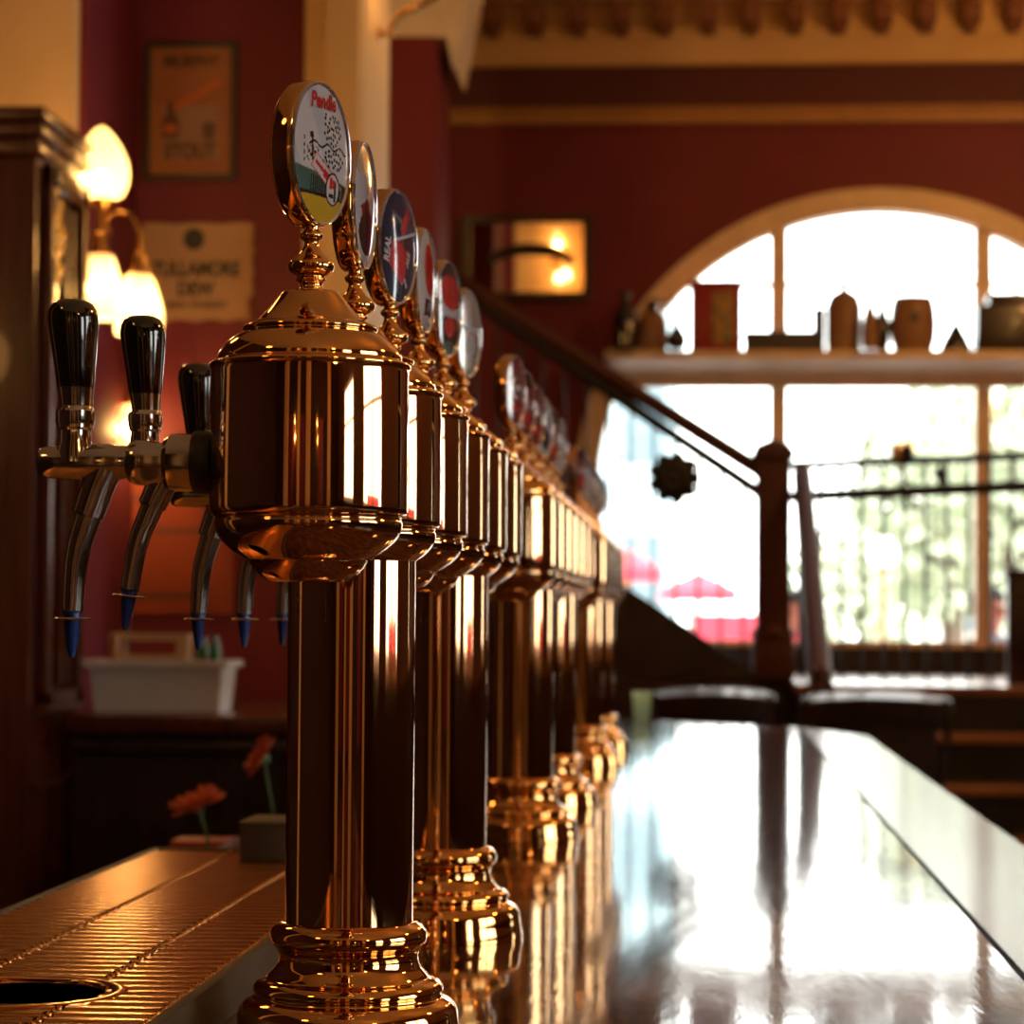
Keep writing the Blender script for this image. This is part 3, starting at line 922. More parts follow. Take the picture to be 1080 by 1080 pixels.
# flowers behind the tray on the low work ledge
ledge = MB(); ledge.span((-0.62, 1.75, 0.90), (-0.365, 3.3, 0.93), 0.004); ledge.span((-0.60, 1.8, 0), (-0.37, 3.25, 0.90))
o = ledge.build('work_ledge', M['panelling']); tag(o, 'low dark work ledge behind the drip tray holding the flowers', 'counter')
def bud_vase(x, y, z):
    mb = MB(); mb.lathe([(0, 0), (0.024, 0), (0.027, 0.01), (0.028, 0.035), (0.022, 0.06), (0.012, 0.085), (0.011, 0.11), (0.014, 0.118), (0.012, 0.118), (0.009, 0.10), (0, 0.10)], (0, 0, 0), 32)
    return mb.build('bud_vase', M['vase'], None, (x, y, z))
def gerbera(head, foot, normal, R=0.044):
    """an orange daisy: stem, head of two rings of petals, eye"""
    root = empty('gerbera', foot)
    H = Vector(head) - Vector(foot)
    mb = MB(); mb.tube([(0, 0, 0), (H.x * 0.2, H.y * 0.2, H.z * 0.45), (H.x * 0.7, H.y * 0.7, H.z * 0.8), tuple(H)], [0.0022, 0.0022, 0.0022, 0.0028], 8)
    mb.build('flower_stem', M['stem'], root)
    n = Vector(normal).normalized()
    q = n.to_track_quat('Z', 'Y').to_matrix()
    mb = MB()
    rr = random.Random(5)
    for ring, (cnt, L, lift, tilt) in enumerate(((20, R, 0.0, 0.10), (18, R * 0.82, 0.003, 0.35))):
        for k in range(cnt):
            a = 2 * PI * (k + 0.5 * ring) / cnt + rr.uniform(-0.06, 0.06)
            t = tilt + rr.uniform(-0.12, 0.25)
            L2 = L * rr.uniform(0.9, 1.05)
            d = Vector((math.cos(a), math.sin(a), 0)); s = Vector((-math.sin(a), math.cos(a), 0)); u = Vector((0, 0, 1))
            prev = None
            for f, w in ((0.15, 0.0022), (0.4, 0.0048), (0.7, 0.0062), (0.92, 0.0045), (1.0, 0.001)):
                c = d * (L2 * f * math.cos(t * f)) + u * (L2 * f * math.sin(t * f) + lift)
                cur = [mb.bm.verts.new(q @ (c + s * e * w + u * (0.0008 if e == 0 else 0)) + H) for e in (-1, 0, 1)]
                if prev:
                    mb.face((prev[0], prev[1], cur[1], cur[0])); mb.face((prev[1], prev[2], cur[2], cur[1]))
                prev = cur
    fh = mb.build('flower_head', M['petal'], root)
    sol = fh.modifiers.new('thickness', 'SOLIDIFY'); sol.thickness = 0.0006
    mb = MB(); mb.sphere((0, 0, 0), 0.009, 14, 8, (1, 1, 0.5))
    e = mb.build('flower_eye', M['orangeink'], root); e.location = H + n * 0.004; e.rotation_euler = n.to_track_quat('Z', 'Y').to_euler()
    mb = MB(); mb.lathe([(0.003, -0.012), (0.009, -0.004), (0.014, 0.001), (0, 0.002)], (0, 0, 0), 14)
    e = mb.build('calyx', M['stem'], root); e.location = H; e.rotation_euler = n.to_track_quat('Z', 'Y').to_euler()
    return root
v1 = at(221, 905, 3.6); v2 = at(290, 905, 3.75)
o = bud_vase(v1.x, v1.y, 0.93); tag(o, 'small white vase holding the frontal orange gerbera at the tray end', 'vase')
o = bud_vase(max(v2.x, -0.44) if v2.x > -0.365 else v2.x, v2.y, 0.93); tag(o, 'small white vase of the side-on gerbera, partly behind the nearest column', 'vase')
v2x = o.location.x
o = gerbera(at(209, 850, 3.6), (v1.x, v1.y, 1.031), (-0.30, -0.28, 1.0)); tag(o, 'orange gerbera facing upward above the far end of the drip tray', 'flower')
o = gerbera(at(277, 799, 3.7), (v2x, v2.y, 1.031), (-0.9, -0.35, 0.55), 0.036); tag(o, 'orange gerbera seen side-on next to the nearest brass column', 'flower')
p = at(220, 888, 3.95)
mb = MB(); mb.span((-0.05, -0.04, 0), (0.05, 0.04, p.z - 0.93), 0.004); mb.span((-0.053, -0.043, p.z - 0.95), (0.053, 0.043, p.z - 0.925), 0.004)
o = mb.build('red_box', M['redbox'], None, (p.x, p.y, 0.93)); tag(o, 'small red lidded box on the low ledge behind the gerbera', 'box')

# ----------------------------------------------------- back bar on the left
YC = 4.95
xf = xat(35, YC, 400)                  # plane of the cabinet front (faces the bar)
yc0, yc1 = yw(YC), yw(YC) + 0.39
ztop = zat(113, YC, 33)
cab = empty('back_bar_cabinet', (xf - 0.4, (yc0 + yc1) / 2, 0))
tag(cab, 'tall red mahogany back-bar cabinet at the left edge with a gilt carving', 'cabinet')
mb = MB(); mb.span((xf - 0.9, yc0, 0), (xf, yc1, ztop - 0.05), 0.004); off(mb.build('carcass', M['cabwood']), cab)
mb = MB()
for dx, z0, z1 in ((0.006, ztop - 0.10, ztop - 0.06), (0.012, ztop - 0.06, ztop - 0.03), (0.018, ztop - 0.03, ztop)):
    mb.span((xf - 0.9, yc0 - dx, z0), (xf + dx, yc1 + dx * 0.3, z1), 0.006)
off(mb.build('cornice', M['cabwood']), cab)
zd0, zd1 = zat(745, 5.1, 40), zat(182, 5.1, 40)
mb = MB()
w0, w1_ = yc0 + 0.05, yc1 - 0.03
for a, b, c_, d_ in ((w0, zd0, w0 + 0.05, zd1), (w1_ - 0.05, zd0, w1_, zd1), (w0, zd1 - 0.05, w1_, zd1), (w0, zd0, w1_, zd0 + 0.035)):
    mb.span((xf, a, b), (xf + 0.022, c_, d_), 0.007)
mb.span((xf, w0 + 0.14, zd0 + 0.04), (xf + 0.014, w0 + 0.17, zd1 - 0.06), 0.006)
mb.span((xf, w0 + 0.20, zd0 + 0.04), (xf + 0.014, w0 + 0.23, zd1 - 0.06), 0.006)
off(mb.build('panel_moulding', M['cabwood']), cab)
mb = MB()
mb.span((xf, w0 - 0.02, zat(750, 5.1, 40)), (xf + 0.03, w1_, zat(742, 5.1, 40)), 0.004)
off(mb.build('ledge', M['cabwood']), cab)
mb = MB()
mb.span((xf, w0 - 0.03, zat(828, 5.1, 40)), (xf + 0.025, w1_, zat(820, 5.1, 40)), 0.004)
off(mb.build('ledge', M['cabwood']), cab)
mb = MB()
g0 = at(46, 250, 5.05)
for k in range(9):
    f = (k - 4) / 4
    mb.sphere((xf + 0.018, g0.y + 0.02 * math.sin(k * 2.1), g0.z + f * 0.085), 0.020 - 0.009 * abs(f), 12, 8, (0.6, 1.1, 1.2))
    mb.sphere((xf + 0.016, g0.y + (0.034 if k % 2 else -0.034) * (1 - abs(f) * 0.6), g0.z + f * 0.080), 0.012, 10, 6, (0.6, 1, 1.3))
off(mb.build('gilt_carving', M['gilt'], None), cab)

# back counter with the tub
zc0 = zat(752, 5.25, 160)
ctr = empty('back_counter', (-0.9, yw(5.6), 0))
tag(ctr, 'dark back counter along the red wall behind the taps', 'counter')
xa, xb = xf + 0.03, xat(372, 5.4, 740)
mb = MB(); mb.span((xa, yw(5.12), zc0 - 0.035), (xb, yw(6.24), zc0), 0.006); off(mb.build('counter_slab', M['cabwood']), ctr)
mb = MB(); mb.span((xa, yw(5.15), zc0 - 0.075), (xb - 0.01, yw(6.24), zc0 - 0.055), 0.003); mb.span((xa, yw(5.2), 0), (xb - 0.02, yw(6.24), zc0 - 0.035)); off(mb.build('counter_body', M['darkwood']), ctr)

t0 = at(166, 752, 5.36)
tub = empty('plastic_tub', (t0.x, yw(5.42), zc0))
tag(tub, 'grey-white plastic tub of bar supplies on the back counter', 'tub')
def tub_shell(wt, wb, d, h, th=0.004):
    mb = MB()
    out = []
    for (wx, dy, z) in ((wb, d - 0.02, 0), (wt, d, h), (wt + 0.012, d + 0.012, h), (wt + 0.012, d + 0.012, h - 0.012), (wt + 0.008, d + 0.008, h - 0.012), (wt + 0.008, d + 0.008, h + 0.003), (wt - th, d - th, h + 0.003), (wb - th, d - 0.02 - th, th)):
        out.append([mb.bm.verts.new((sx_ * wx, sy_ * dy, z)) for sx_, sy_ in ((-1, -1), (1, -1), (1, 1), (-1, 1))])
    for a, b in zip(out, out[1:]):
        for i in range(4):
            j = (i + 1) % 4
            mb.face((a[i], a[j], b[j], b[i]))
    mb.face(out[0][::-1]); mb.face(out[-1])
    return mb
tub_shell(0.142, 0.133, 0.09, 0.105).build('tub_body', M['tubwhite'], tub)
tz = zc0 + 0.006
def bottle(name, prof, c, m, label, cat, group=None, seg=20, cap=None):
    root = MB().lathe(prof, (0, 0, 0), seg).build(name, m, None, c)
    if cap:
        MB().lathe(cap[0], (0, 0, 0), seg).build('cap', cap[1], root)
    tag(root, label, cat, group)
    return root
mb = MB()
mb.prism([(-0.075, 0), (0.075, 0), (0.085, 0.158), (-0.085, 0.158)], 0.07, (0, 0.035, 0), holes=[[(-0.06, 0.112), (0.06, 0.112), (0.062, 0.142), (-0.062, 0.142)]])
o = mb.build('card_caddy', M['kraft'], None, (t0.x - 0.03, yw(5.42) + 0.01, tz)); tag(o, 'tan card caddy with a cut-out standing in the plastic tub', 'caddy')
for dx, m, lb in ((-0.108, M['amber'], 'amber jar at the left end of the plastic tub'),):
    bottle('jar', [(0, 0), (0.015, 0), (0.016, 0.11), (0.012, 0.13), (0.012, 0.15), (0, 0.15)], (t0.x + dx + 0.01, yw(5.42) - 0.03, tz), m, lb, 'jar')
for dx, lb in ((0.085, 'green bottle in the tub, the one next to the card caddy'), (0.112, 'green bottle in the tub, the one at its right end')):
    bottle('green_bottle', [(0, 0), (0.012, 0), (0.0125, 0.13), (0.007, 0.15), (0.007, 0.155), (0, 0.155)], (t0.x + dx, yw(5.42) - 0.01, tz), M['green'], lb, 'bottle', 'green bottles in the tub')

# wall pictures
def flat_rect(mb, cx, cz, w, h, y, t=0.002):
    mb.box((cx, y - t / 2, cz), (w, t, h))
YW = yw(YP)
# framed stout poster
pa, pb = at(155, 46, YP), at(249, 190, YP)
pc = ((pa.x + pb.x) / 2, (pa.z + pb.z) / 2); pw, ph = pb.x - pa.x, pa.z - pb.z
pf = empty('framed_poster', (pc[0], YW, pc[1])); tag(pf, 'dark framed orange stout poster with a bottle and a glass on red wall', 'picture')
mb = MB()
mb.prism([(-pw / 2, -ph / 2), (pw / 2, -ph / 2), (pw / 2, ph / 2), (-pw / 2, ph / 2)], 0.02, (0, 0, 0), holes=[[(-pw / 2 + 0.012, -ph / 2 + 0.012), (pw / 2 - 0.012, -ph / 2 + 0.012), (pw / 2 - 0.012, ph / 2 - 0.012), (-pw / 2 + 0.012, ph / 2 - 0.012)]])
mb.build('picture_frame', M['greenframe'], pf)
mb = MB(); flat_rect(mb, 0, 0, pw - 0.02, ph - 0.02, 0, 0.006)
mb.mi = 1
mb.box((0, -0.0065, -0.055), (pw * 0.62, 0.001, ph * 0.40))
mb.mi = 2
add_text(mb, 'MURPHY', 0.04, lambda x, y: Vector((x, -0.0075, ph * 0.36 + y)), pw * 0.62, 0.002)
add_text(mb, 'STOUT', 0.055, lambda x, y: Vector((x, -0.0078, -ph * 0.295 + y)), pw * 0.58, 0.003)
mb.prism([(-0.022, -0.045), (0.022, -0.045), (0.022, 0.0), (0.010, 0.018), (0.008, 0.05), (-0.008, 0.05), (-0.010, 0.018), (-0.022, 0.0)], 0.001, (-pw * 0.22, -0.007, -0.025))
mb.prism([(-0.013, -0.022), (0.013, -0.022), (0.018, 0.022), (-0.018, 0.022)], 0.001, (pw * 0.20, -0.007, -0.052))
mb.mi = 3
mb.box((-pw * 0.22, -0.0088, -0.045), (0.03, 0.001, 0.022))
mb.prism([(-0.06, -0.02), (-0.05, -0.035), (0.07, 0.035), (0.06, 0.05)], 0.001, (0.01, -0.0072, 0.035))
mb.build('poster_print', [M['poster'], M['posterpale'], M['brownink'], M['orangeink']], pf)
# whiskey sign
pa, pb = at(150, 235, YP - 0.02), at(265, 337, YP - 0.02)
pw, ph = pb.x - pa.x, pa.z - pb.z
sg = empty('wall_sign', ((pa.x + pb.x) / 2, YW - 0.0, (pa.z + pb.z) / 2)); tag(sg, 'cream whiskey sign with black lettering and a round seal behind the lamp', 'sign')
mb = MB()
edge = []
for i in range(13):
    edge.append((-pw / 2 + pw * i / 12, -ph / 2 + 0.004 * math.sin(i * 1.9)))
for i in range(13):
    edge.append((pw / 2 + 0.003 * math.sin(i * 2.3) - (0.010 if i < 3 else 0), -ph / 2 + ph * (i + 0.5) / 13))
for i in range(13):
    edge.append((pw / 2 - pw * i / 12, ph / 2 + 0.002 * math.sin(i * 1.3)))
mb.prism(edge, 0.010, (0, 0, 0))
mb.mi = 1
mb.prism([(0.028 * math.cos(a), 0.028 * math.sin(a)) for a in [2 * PI * k / 32 for k in range(32)]], 0.001, (-0.010, -0.010, ph * 0.335))
add_text(mb, 'TULLAMORE', 0.052, lambda x, y: Vector((x - 0.004, -0.0112, 0.005 + y)), pw * 0.80, 0.0022)
add_text(mb, 'DEW', 0.050, lambda x, y: Vector((x - 0.004, -0.0112, -ph * 0.185 + y)), pw * 0.34, 0.0022)
mb.mi = 2
add_text(mb, 'IRISH WHISKEY', 0.022, lambda x, y: Vector((x, -0.0112, -ph * 0.345 + y)), pw * 0.56, 0.001)
mb.build('sign_board', [M['paper'], M['ink'], M['brownink']], sg)
# orange tin sign lower down
pa, pb = at(108, 500, YP), at(246, 648, YP)
pw, ph = pb.x - pa.x, pa.z - pb.z
tn = empty('tin_sign', ((pa.x + pb.x) / 2, YW, (pa.z + pb.z) / 2)); tag(tn, 'orange-red tin sign low on the wall behind the tap spouts', 'sign')
mb = MB(); flat_rect(mb, 0, 0, pw, ph, 0, 0.012)
mb.mi = 1
for zz in (0.31, 0.34):
    mb.box((0, -0.0125, ph * zz), (pw * 0.8, 0.001, 0.006))
mb.box((0.0, -0.0125, -0.05), (pw * 0.62, 0.001, ph * 0.5))
mb.mi = 0
mb.box((0.0, -0.0135, -0.05), (pw * 0.56, 0.001, ph * 0.43))
mb.build('sign_panel', [M['tin'], M['brownink']], tn)

# ---------------------------------------------------------- wall lamps
def tulip(h, r_top, r_bot):
    return [(0.012, h), (r_top * 0.8, h), (r_top, h * 0.93), (r_top + (r_bot - r_top) * 0.55, h * 0.65), (r_bot * 0.98, h * 0.38), (r_bot, h * 0.2), (r_bot * 0.95, 0.0)]
def wall_lamp(loc, rz, label, group=None):
    """stem at the local origin, wall plate on local -X"""
    root = empty('wall_lamp', loc, rz)
    tag(root, label, 'lamp', group)
    def mk(key, fn, m): return cached('lamp' + key, lambda: fn().mesh(key, m))
    def stemf():
        mb = MB()
        mb.lathe([(0, -0.075), (0.006, -0.072), (0.012, -0.06), (0.008, -0.045), (0.010, -0.02), (0.020, 0.0), (0.012, 0.018), (0.009, 0.04), (0.016, 0.055), (0.030, 0.064), (0.034, 0.070), (0.012, 0.075), (0, 0.078)], (0, 0, 0), 24)
        return mb
    put('lamp_stem', mk('lamp_stem', stemf, M['lampbrass']), root)
    def armf():
        mb = MB()
        mb.tube([(-0.10, 0.03, -0.02), (-0.07, 0.025, -0.03), (-0.03, 0.01, -0.012), (0, 0, -0.01)], 0.006, 10)
        mb.lathe([(0, -0.005), (0.03, -0.005), (0.034, 0.0), (0.026, 0.010), (0, 0.012)], (-0.106, 0.03, -0.02), 20, 'X')
        return mb
    put('wall_bracket', mk('wall_bracket', armf, M['lampbrass']), root)
    shp = [(0.030, 0.0), (0.048, 0.012), (0.058, 0.035), (0.0615, 0.060), (0.058, 0.086), (0.046, 0.115), (0.030, 0.140), (0.014, 0.158), (0.0, 0.166)]
    s = put('lamp_shade', mk('flame_shade', lambda: MB().lathe(shp, (0, 0, 0), 40), M['shade']), root, (-0.004, 0, 0.070))
    put('bulb', mk('bulb', lambda: MB().sphere((0, 0, 0), 0.017, 16, 10), M['bulb']), s, (0, 0, 0.046))
    for (dx, dy, dz, h, rt, rb) in ((0.012, -0.07, -0.198, 0.138, 0.033, 0.053), (0.088, -0.02, -0.228, 0.132, 0.031, 0.054)):
        def arm2(dx=dx, dy=dy, dz=dz, h=h):
            mb = MB()
            top = Vector((dx, dy, dz + h))
            mb.tube([(0, 0, 0.02), (dx * 0.3, dy * 0.3, 0.045), (dx * 0.75, dy * 0.75, 0.035), (dx, dy, -0.005), tuple(top + Vector((0, 0, 0.03)))], 0.0055, 10)
            mb.lathe([(0.006, 0.05), (0.012, 0.045), (0.014, 0.03), (0.020, 0.01), (0.024, -0.006), (0, -0.008)], top, 20)
            return mb
        put('lamp_arm', mk('arm%.3f' % dx, arm2, M['lampbrass']), root)
        s = put('lamp_shade', mk('tulip%.3f' % dx, lambda h=h, rt=rt, rb=rb: MB_open(tulip(h, rt, rb)), M['shade']), root, (dx, dy, dz))
        put('bulb', mk('bulb', None, None), s, (0, 0, h * 0.48))
    return root
def MB_open(prof, seg=40):
    mb = MB()
    rings = [[mb.bm.verts.new((r * math.cos(2 * PI * i / seg), r * math.sin(2 * PI * i / seg), z)) for i in range(seg)] for r, z in prof]
    for a, b in zip(rings, rings[1:]):
        for i in range(seg):
            mb.face((a[i], a[(i + 1) % seg], b[(i + 1) % seg], b[i]))
    return mb
lp = at(108, 245, 5.50)
wall_lamp(lp, 0.0, 'lit brass wall lamp with one flame shade above two tulip shades, left')
wall_lamp((-0.98, yw(YP) + 0.25 + 0.13, 3.50), PI / 2, 'lit brass wall lamp on the back of the partition, reflected in the far mirror')
wall_lamp((-0.75, YB + 0.11, 2.35), PI / 2, 'lit brass wall lamp on the rear wall behind the viewer, left of two', 'rear wall lamps')
wall_lamp((1.7, YB + 0.11, 2.35), PI / 2, 'lit brass wall lamp on the rear wall behind the viewer, right of two', 'rear wall lamps')
# small single wall lamp low on the partition behind the taps
p = at(150, 432, YP)
root = empty('small_wall_lamp', (p.x, YW - 0.13, p.z)); tag(root, 'small lit wall lamp low behind the second tap handle', 'lamp')
mb = MB(); mb.lathe([(0, 0), (0.035, 0), (0.038, -0.006), (0.02, -0.014), (0, -0.016)], (0, 0.13, 0.05), 20, 'Y'); mb.tube([(0, 0.12, 0.05), (0, 0.08, 0.07), (0, 0.03, 0.06), (0, 0, 0.03)], 0.006, 10); mb.lathe([(0.008, 0.035), (0.018, 0.02), (0.022, 0.0), (0, -0.002)], (0, 0, 0), 16)
mb.build('lamp_arm', M['lampbrass'], root)
s_ = put('lamp_shade', cached('smalltulip', lambda: MB_open(tulip(0.11, 0.030, 0.050)).mesh('small_shade', M['shade'])), root, (0, 0, -0.11))
put('bulb', cache['lampbulb'], s_, (0, 0, 0.05))
# brass bracket at the top of the pilaster
p = at(400, 36, 6.45)
root = empty('bracket_lamp', p); tag(root, 'brass bracket lamp arm at the top of the cream pilaster', 'lamp')
mb = MB(); mb.lathe([(0, 0), (0.018, 0), (0.020, 0.006), (0.010, 0.012), (0, 0.014)], (-0.005, 0, 0.0), 20, 'X')
mb.sphere((0.03, 0, -0.002), 0.010, 12, 8)
mb.build('wall_plate', M['lampbrass'], root)
mb = MB(); mb.tube([(0.0, 0, 0), (0.025, 0, 0.0), (0.035, 0, 0.03), (0.06, 0, 0.055), (0.10, 0, 0.072), (0.14, 0, 0.09), (0.17, 0, 0.13)], 0.008, 12); mb.sphere((0.085, 0, 0.066), 0.013, 12, 8)
mb.build('arm', M['lampbrass'], root)
s = put('lamp_shade', cache['lampflame_shade'], root, (0.17, 0, 0.14)); put('bulb', cache['lampbulb'], s, (0, 0, 0.046))
MB().lathe([(0.008, 0.13), (0.02, 0.135), (0.034, 0.142), (0, 0.144)], (0.17, 0, 0), 20).build('gallery', M['lampbrass'], root)

# globe lamps added out of view as warm fill for the room
def fill_globe(loc, label, m='fill_globe'):
    root = empty('fill_lamp', loc); tag(root, label, 'lamp', 'fill lamps added out of view')
    mb = MB(); mb.tube([(0, 0, 0.16), (0, 0, ZC - loc[2])], 0.008, 8); mb.lathe([(0, ZC - loc[2]), (0.05, ZC - loc[2]), (0.05, ZC - loc[2] - 0.02), (0, ZC - loc[2] - 0.03)], (0, 0, 0), 20)
    mb.lathe([(0.05, 0.13), (0.03, 0.16), (0, 0.17)], (0, 0, 0), 20)
    mb.build('rod', M['lampbrass'], root)
    put('lamp_shade', cached('globe' + m, lambda: MB().sphere((0, 0, 0), 0.15, 28, 16).mesh('globe_shade', M[m])), root)
for x, y, z, lb in ((2.6, -3.2, 3.5, 'added unseen fill lamp behind the viewer on the street side'), (2.9, 2.0, 3.5, 'added unseen fill lamp over the middle tables'), (2.5, 7.2, 3.8, 'added unseen fill lamp over the tables before the stairs'),
                    (2.35, 10.3, 3.75, 'added unseen fill lamp nearest the arched window'), (-1.5, -1.2, 3.1, 'added unseen fill lamp over the servers, nearest the viewer'), (-1.7, 2.6, 3.1, 'added unseen fill lamp over the servers, beside the cabinet'),
                    (-2.2, 8.2, 3.6, 'added unseen fill lamp behind the partition')):
    fill_globe((x, y, z), lb, 'fill_globe_dim' if 'servers' in lb else 'fill_globe')

# ------------------------------------------------------- mirror on far wall
pa, pb = at(487, 226, 13.9), at(623, 314, 13.9)
pw, ph = pb.x - pa.x, pa.z - pb.z
mr = empty('pub_mirror', ((pa.x + pb.x) / 2, YF - 0.013, (pa.z + pb.z) / 2)); tag(mr, 'dark framed pub mirror with an arched black motif on the far red wall', 'mirror'); mr.rotation_euler = (math.radians(3.5), 0, 0); mr.location.y -= 0.02
mb = MB()
mb.prism([(-pw / 2, -ph / 2), (pw / 2, -ph / 2), (pw / 2, ph / 2), (-pw / 2, ph / 2)], 0.04, (0, 0, 0), holes=[[(-pw / 2 + 0.045, -ph / 2 + 0.04), (pw / 2 - 0.045, -ph / 2 + 0.04), (pw / 2 - 0.045, ph / 2 - 0.04), (-pw / 2 + 0.045, ph / 2 - 0.04)]])
mb.build('mirror_frame', M['darkwood'], mr)
mb = MB(); flat_rect(mb, 0, 0, pw - 0.08, ph - 0.07, 0, 0.012); mb.build('mirror_glass', M['mirror'], mr)
mb = MB()
arcp = [(0.24 * math.cos(a), 0.115 * math.sin(a)) for a in [PI * k / 24 for k in range(25)]] + [(0.20 * math.cos(a), 0.045 * math.sin(a)) for a in [PI * (24 - k) / 24 for k in range(25)]]
mb.prism(arcp, 0.001, (0.02, -0.0125, -0.035))
mb.build('painted_motif', M['ink'], mr)

# ---------------------------------------------------------------- the stairs
YLAND = 11.5
zl = 1.10
sxL, sxR = at(868, 718, YLAND).x, at(1115, 826, 10.9).x
lan = MB()
lan.span((sxL - 0.12, yw(YLAND), zl - 0.04), (4.0, YF - 0.03, zl), 0.006); lan.span((-2.6, yw(12.4) + 0.06, zl - 0.04), (sxL - 0.12, YF - 0.03, zl), 0.006)
o = lan.build('stair_landing', M['tread']); tag(o, 'pale oak stair landing under the arched window', 'landing')
st = empty('staircase', ((sxL + sxR) / 2, yw(10.4), 0)); tag(st, 'dark flight of steps with oak treads climbing to the window landing', 'stairs')
nst = 5
rise, run = zl / (nst + 0.4), 0.28
for k in range(1, nst + 1):
    zt = zl - 0.205 * k
    yt1, yt0 = yw(YLAND) - run * (k - 1), yw(YLAND) - run * k
    mb = MB(); mb.span((sxL, yt0 - 0.03, zt - 0.035), (sxR, yt1 + 0.01, zt), 0.008); off(mb.build('tread', M['tread']), st)
    mb = MB(); mb.span((sxL + 0.01, yt1 + 0.002, zt), (sxR - 0.01, yt1 + 0.022, zt + 0.205 - 0.045))
    for cx in (0.25, 0.75):
        c = Vector((sxL + (sxR - sxL) * cx, yt1 + 0.002, zt + 0.08))
        mb.torus(c, 0.055, 0.006, 24, 6, Matrix.Rotation(PI / 2, 3, 'X'))
        for a in range(8):
            mb.sphere(c + Vector((0.035 * math.cos(a * PI / 4), 0, 0.035 * math.sin(a * PI / 4))), 0.010, 8, 5)
    off(mb.build('riser', M['riser']), st)
mb = MB(); mb.span((sxL + 0.005, yw(YLAND) - 0.002, zl - 0.20), (4.0, yw(YLAND) + 0.02, zl - 0.041)); off(mb.build('riser', M['riser']), st)
for x in (sxL - 0.02, sxR + 0.02):
    mb = MB()
    y0_, y1_ = yw(YLAND) - run * nst - 0.06, yw(YLAND)
    mb.prism([(y0_, 0), (y1_, 0), (y1_, zl - 0.05), (y0_, zl - 0.205 * nst - 0.05)], 0.03, (x - 0.015, 0, 0), ux=(0, 1, 0), uy=(0, 0, 1)); off(mb.build('stringer', M['darkwood']), st)
# dark spandrel under the landing
mb = MB(); mb.span((sxR + 0.04, yw(YLAND) + 0.03, 0), (4.0, yw(YLAND) + 0.08, zl - 0.041)); mb.span((-2.6, yw(12.4) + 0.0, 0), (sxL - 0.1, yw(12.4) + 0.05, zl - 0.041)); mb.span((sxL - 0.10, yw(YLAND) + 0.05, 0), (sxL - 0.04, yw(12.4), zl - 0.041))
struct('wall_spandrel', mb, M['darkwood'])
mb = MB(); mb.span((-2.6, YF - 0.03, zl), (4.0, YF - 0.0015, ZS - 0.024)); struct('baseboard_far', mb, M['darkwood'])

# newel at the foot of the upper flight
YN = 12.4
nb, ntop = at(815, 722, YN), at(815, 473, YN)
nx = nb.x
h = ntop.z - zl

# upper flight climbing to the left
up = empty('upper_flight', (nx - 0.6, yw(YN), zl)); tag(up, 'dark stair flight with a square newel post and handrails climbing left across the window', 'stairs')
nb_ = Vector((nx, yw(YN), zl))
mb = MB(); mb.box((0, 0, h * 0.5), (0.165, 0.165, h - 0.004), bev=0.008); mb.box((0, 0, h * 0.60), (0.12, 0.18, h * 0.55), bev=0.006); nw = mb.build('newel_post', M['newel'], up); nw.location = nb_ - Vector(up.location)
nw['label'] = 'square mahogany newel post with a moulded cap'
mb = MB(); mb.box((0, 0, h - 0.03), (0.20, 0.20, 0.05), bev=0.015); mb.box((0, 0, h + 0.005), (0.17, 0.17, 0.03), bev=0.012); mb.lathe([(0.06, h + 0.015), (0.05, h + 0.035), (0, h + 0.045)], (0, 0, 0), 24); mb.build('post_cap', M['newel'], nw)
mb = MB(); mb.box((0, 0, 0.101), (0.20, 0.20, 0.20), bev=0.015); mb.lathe([(0.11, 0.20), (0.115, 0.225), (0.09, 0.25), (0.075, 0.28)], (0, 0, 0), 24); mb.build('post_foot', M['newel'], nw)
def seg_pts(pxa, pya, pxb, pyb, Y):
    return at(pxa, pya, Y), at(pxb, pyb, Y)
a, b = seg_pts(803, 497, 470, 288, YN); mb = MB(); mb.tube([a, b], 0.040, 12); off(mb.build('handrail', M['newel']), up)
a2, b2 = seg_pts(803, 521, 470, 297, YN); mb = MB(); mb.tube([a2, b2], 0.030, 10); off(mb.build('lower_rail', M['iron']), up)
sa, sb = at(800, 720, YN), at(470, 489, YN)
mb = MB()
mb.prism([(sa.x, zl + 0.002), (sa.x, max(sa.z, zl) + 0.025), (sb.x, sb.z), (sb.x, zl + 0.002)], 0.06, (0, sa.y + 0.03, 0)); off(mb.build('stringer', M['darkwood']), up)
for k in range(13):
    f = (k + 0.7) / 14
    t = sa.lerp(sb, f); u = a2.lerp(b2, (t.x - a2.x) / (b2.x - a2.x))
    mb = MB(); mb.tube([(t.x, t.y + 0.01, t.z - 0.01), (t.x, t.y + 0.01, u.z)], 0.008, 8); off(mb.build('baluster', M['iron']), up)
nsteps = 8
mb = MB()
for k in range(nsteps):
    f0, f1 = k / nsteps, (k + 1) / nsteps
    p0, p1 = sa.lerp(sb, f0), sa.lerp(sb, f1)
    mb.span((p1.x, yw(YN) + 0.06, max(zl + 0.002, p0.z - 0.25)), (p0.x, yw(YN) + 0.85, max(zl + 0.03, p0.z - 0.02)))
off(mb.build('steps', M['darkwood']), up)

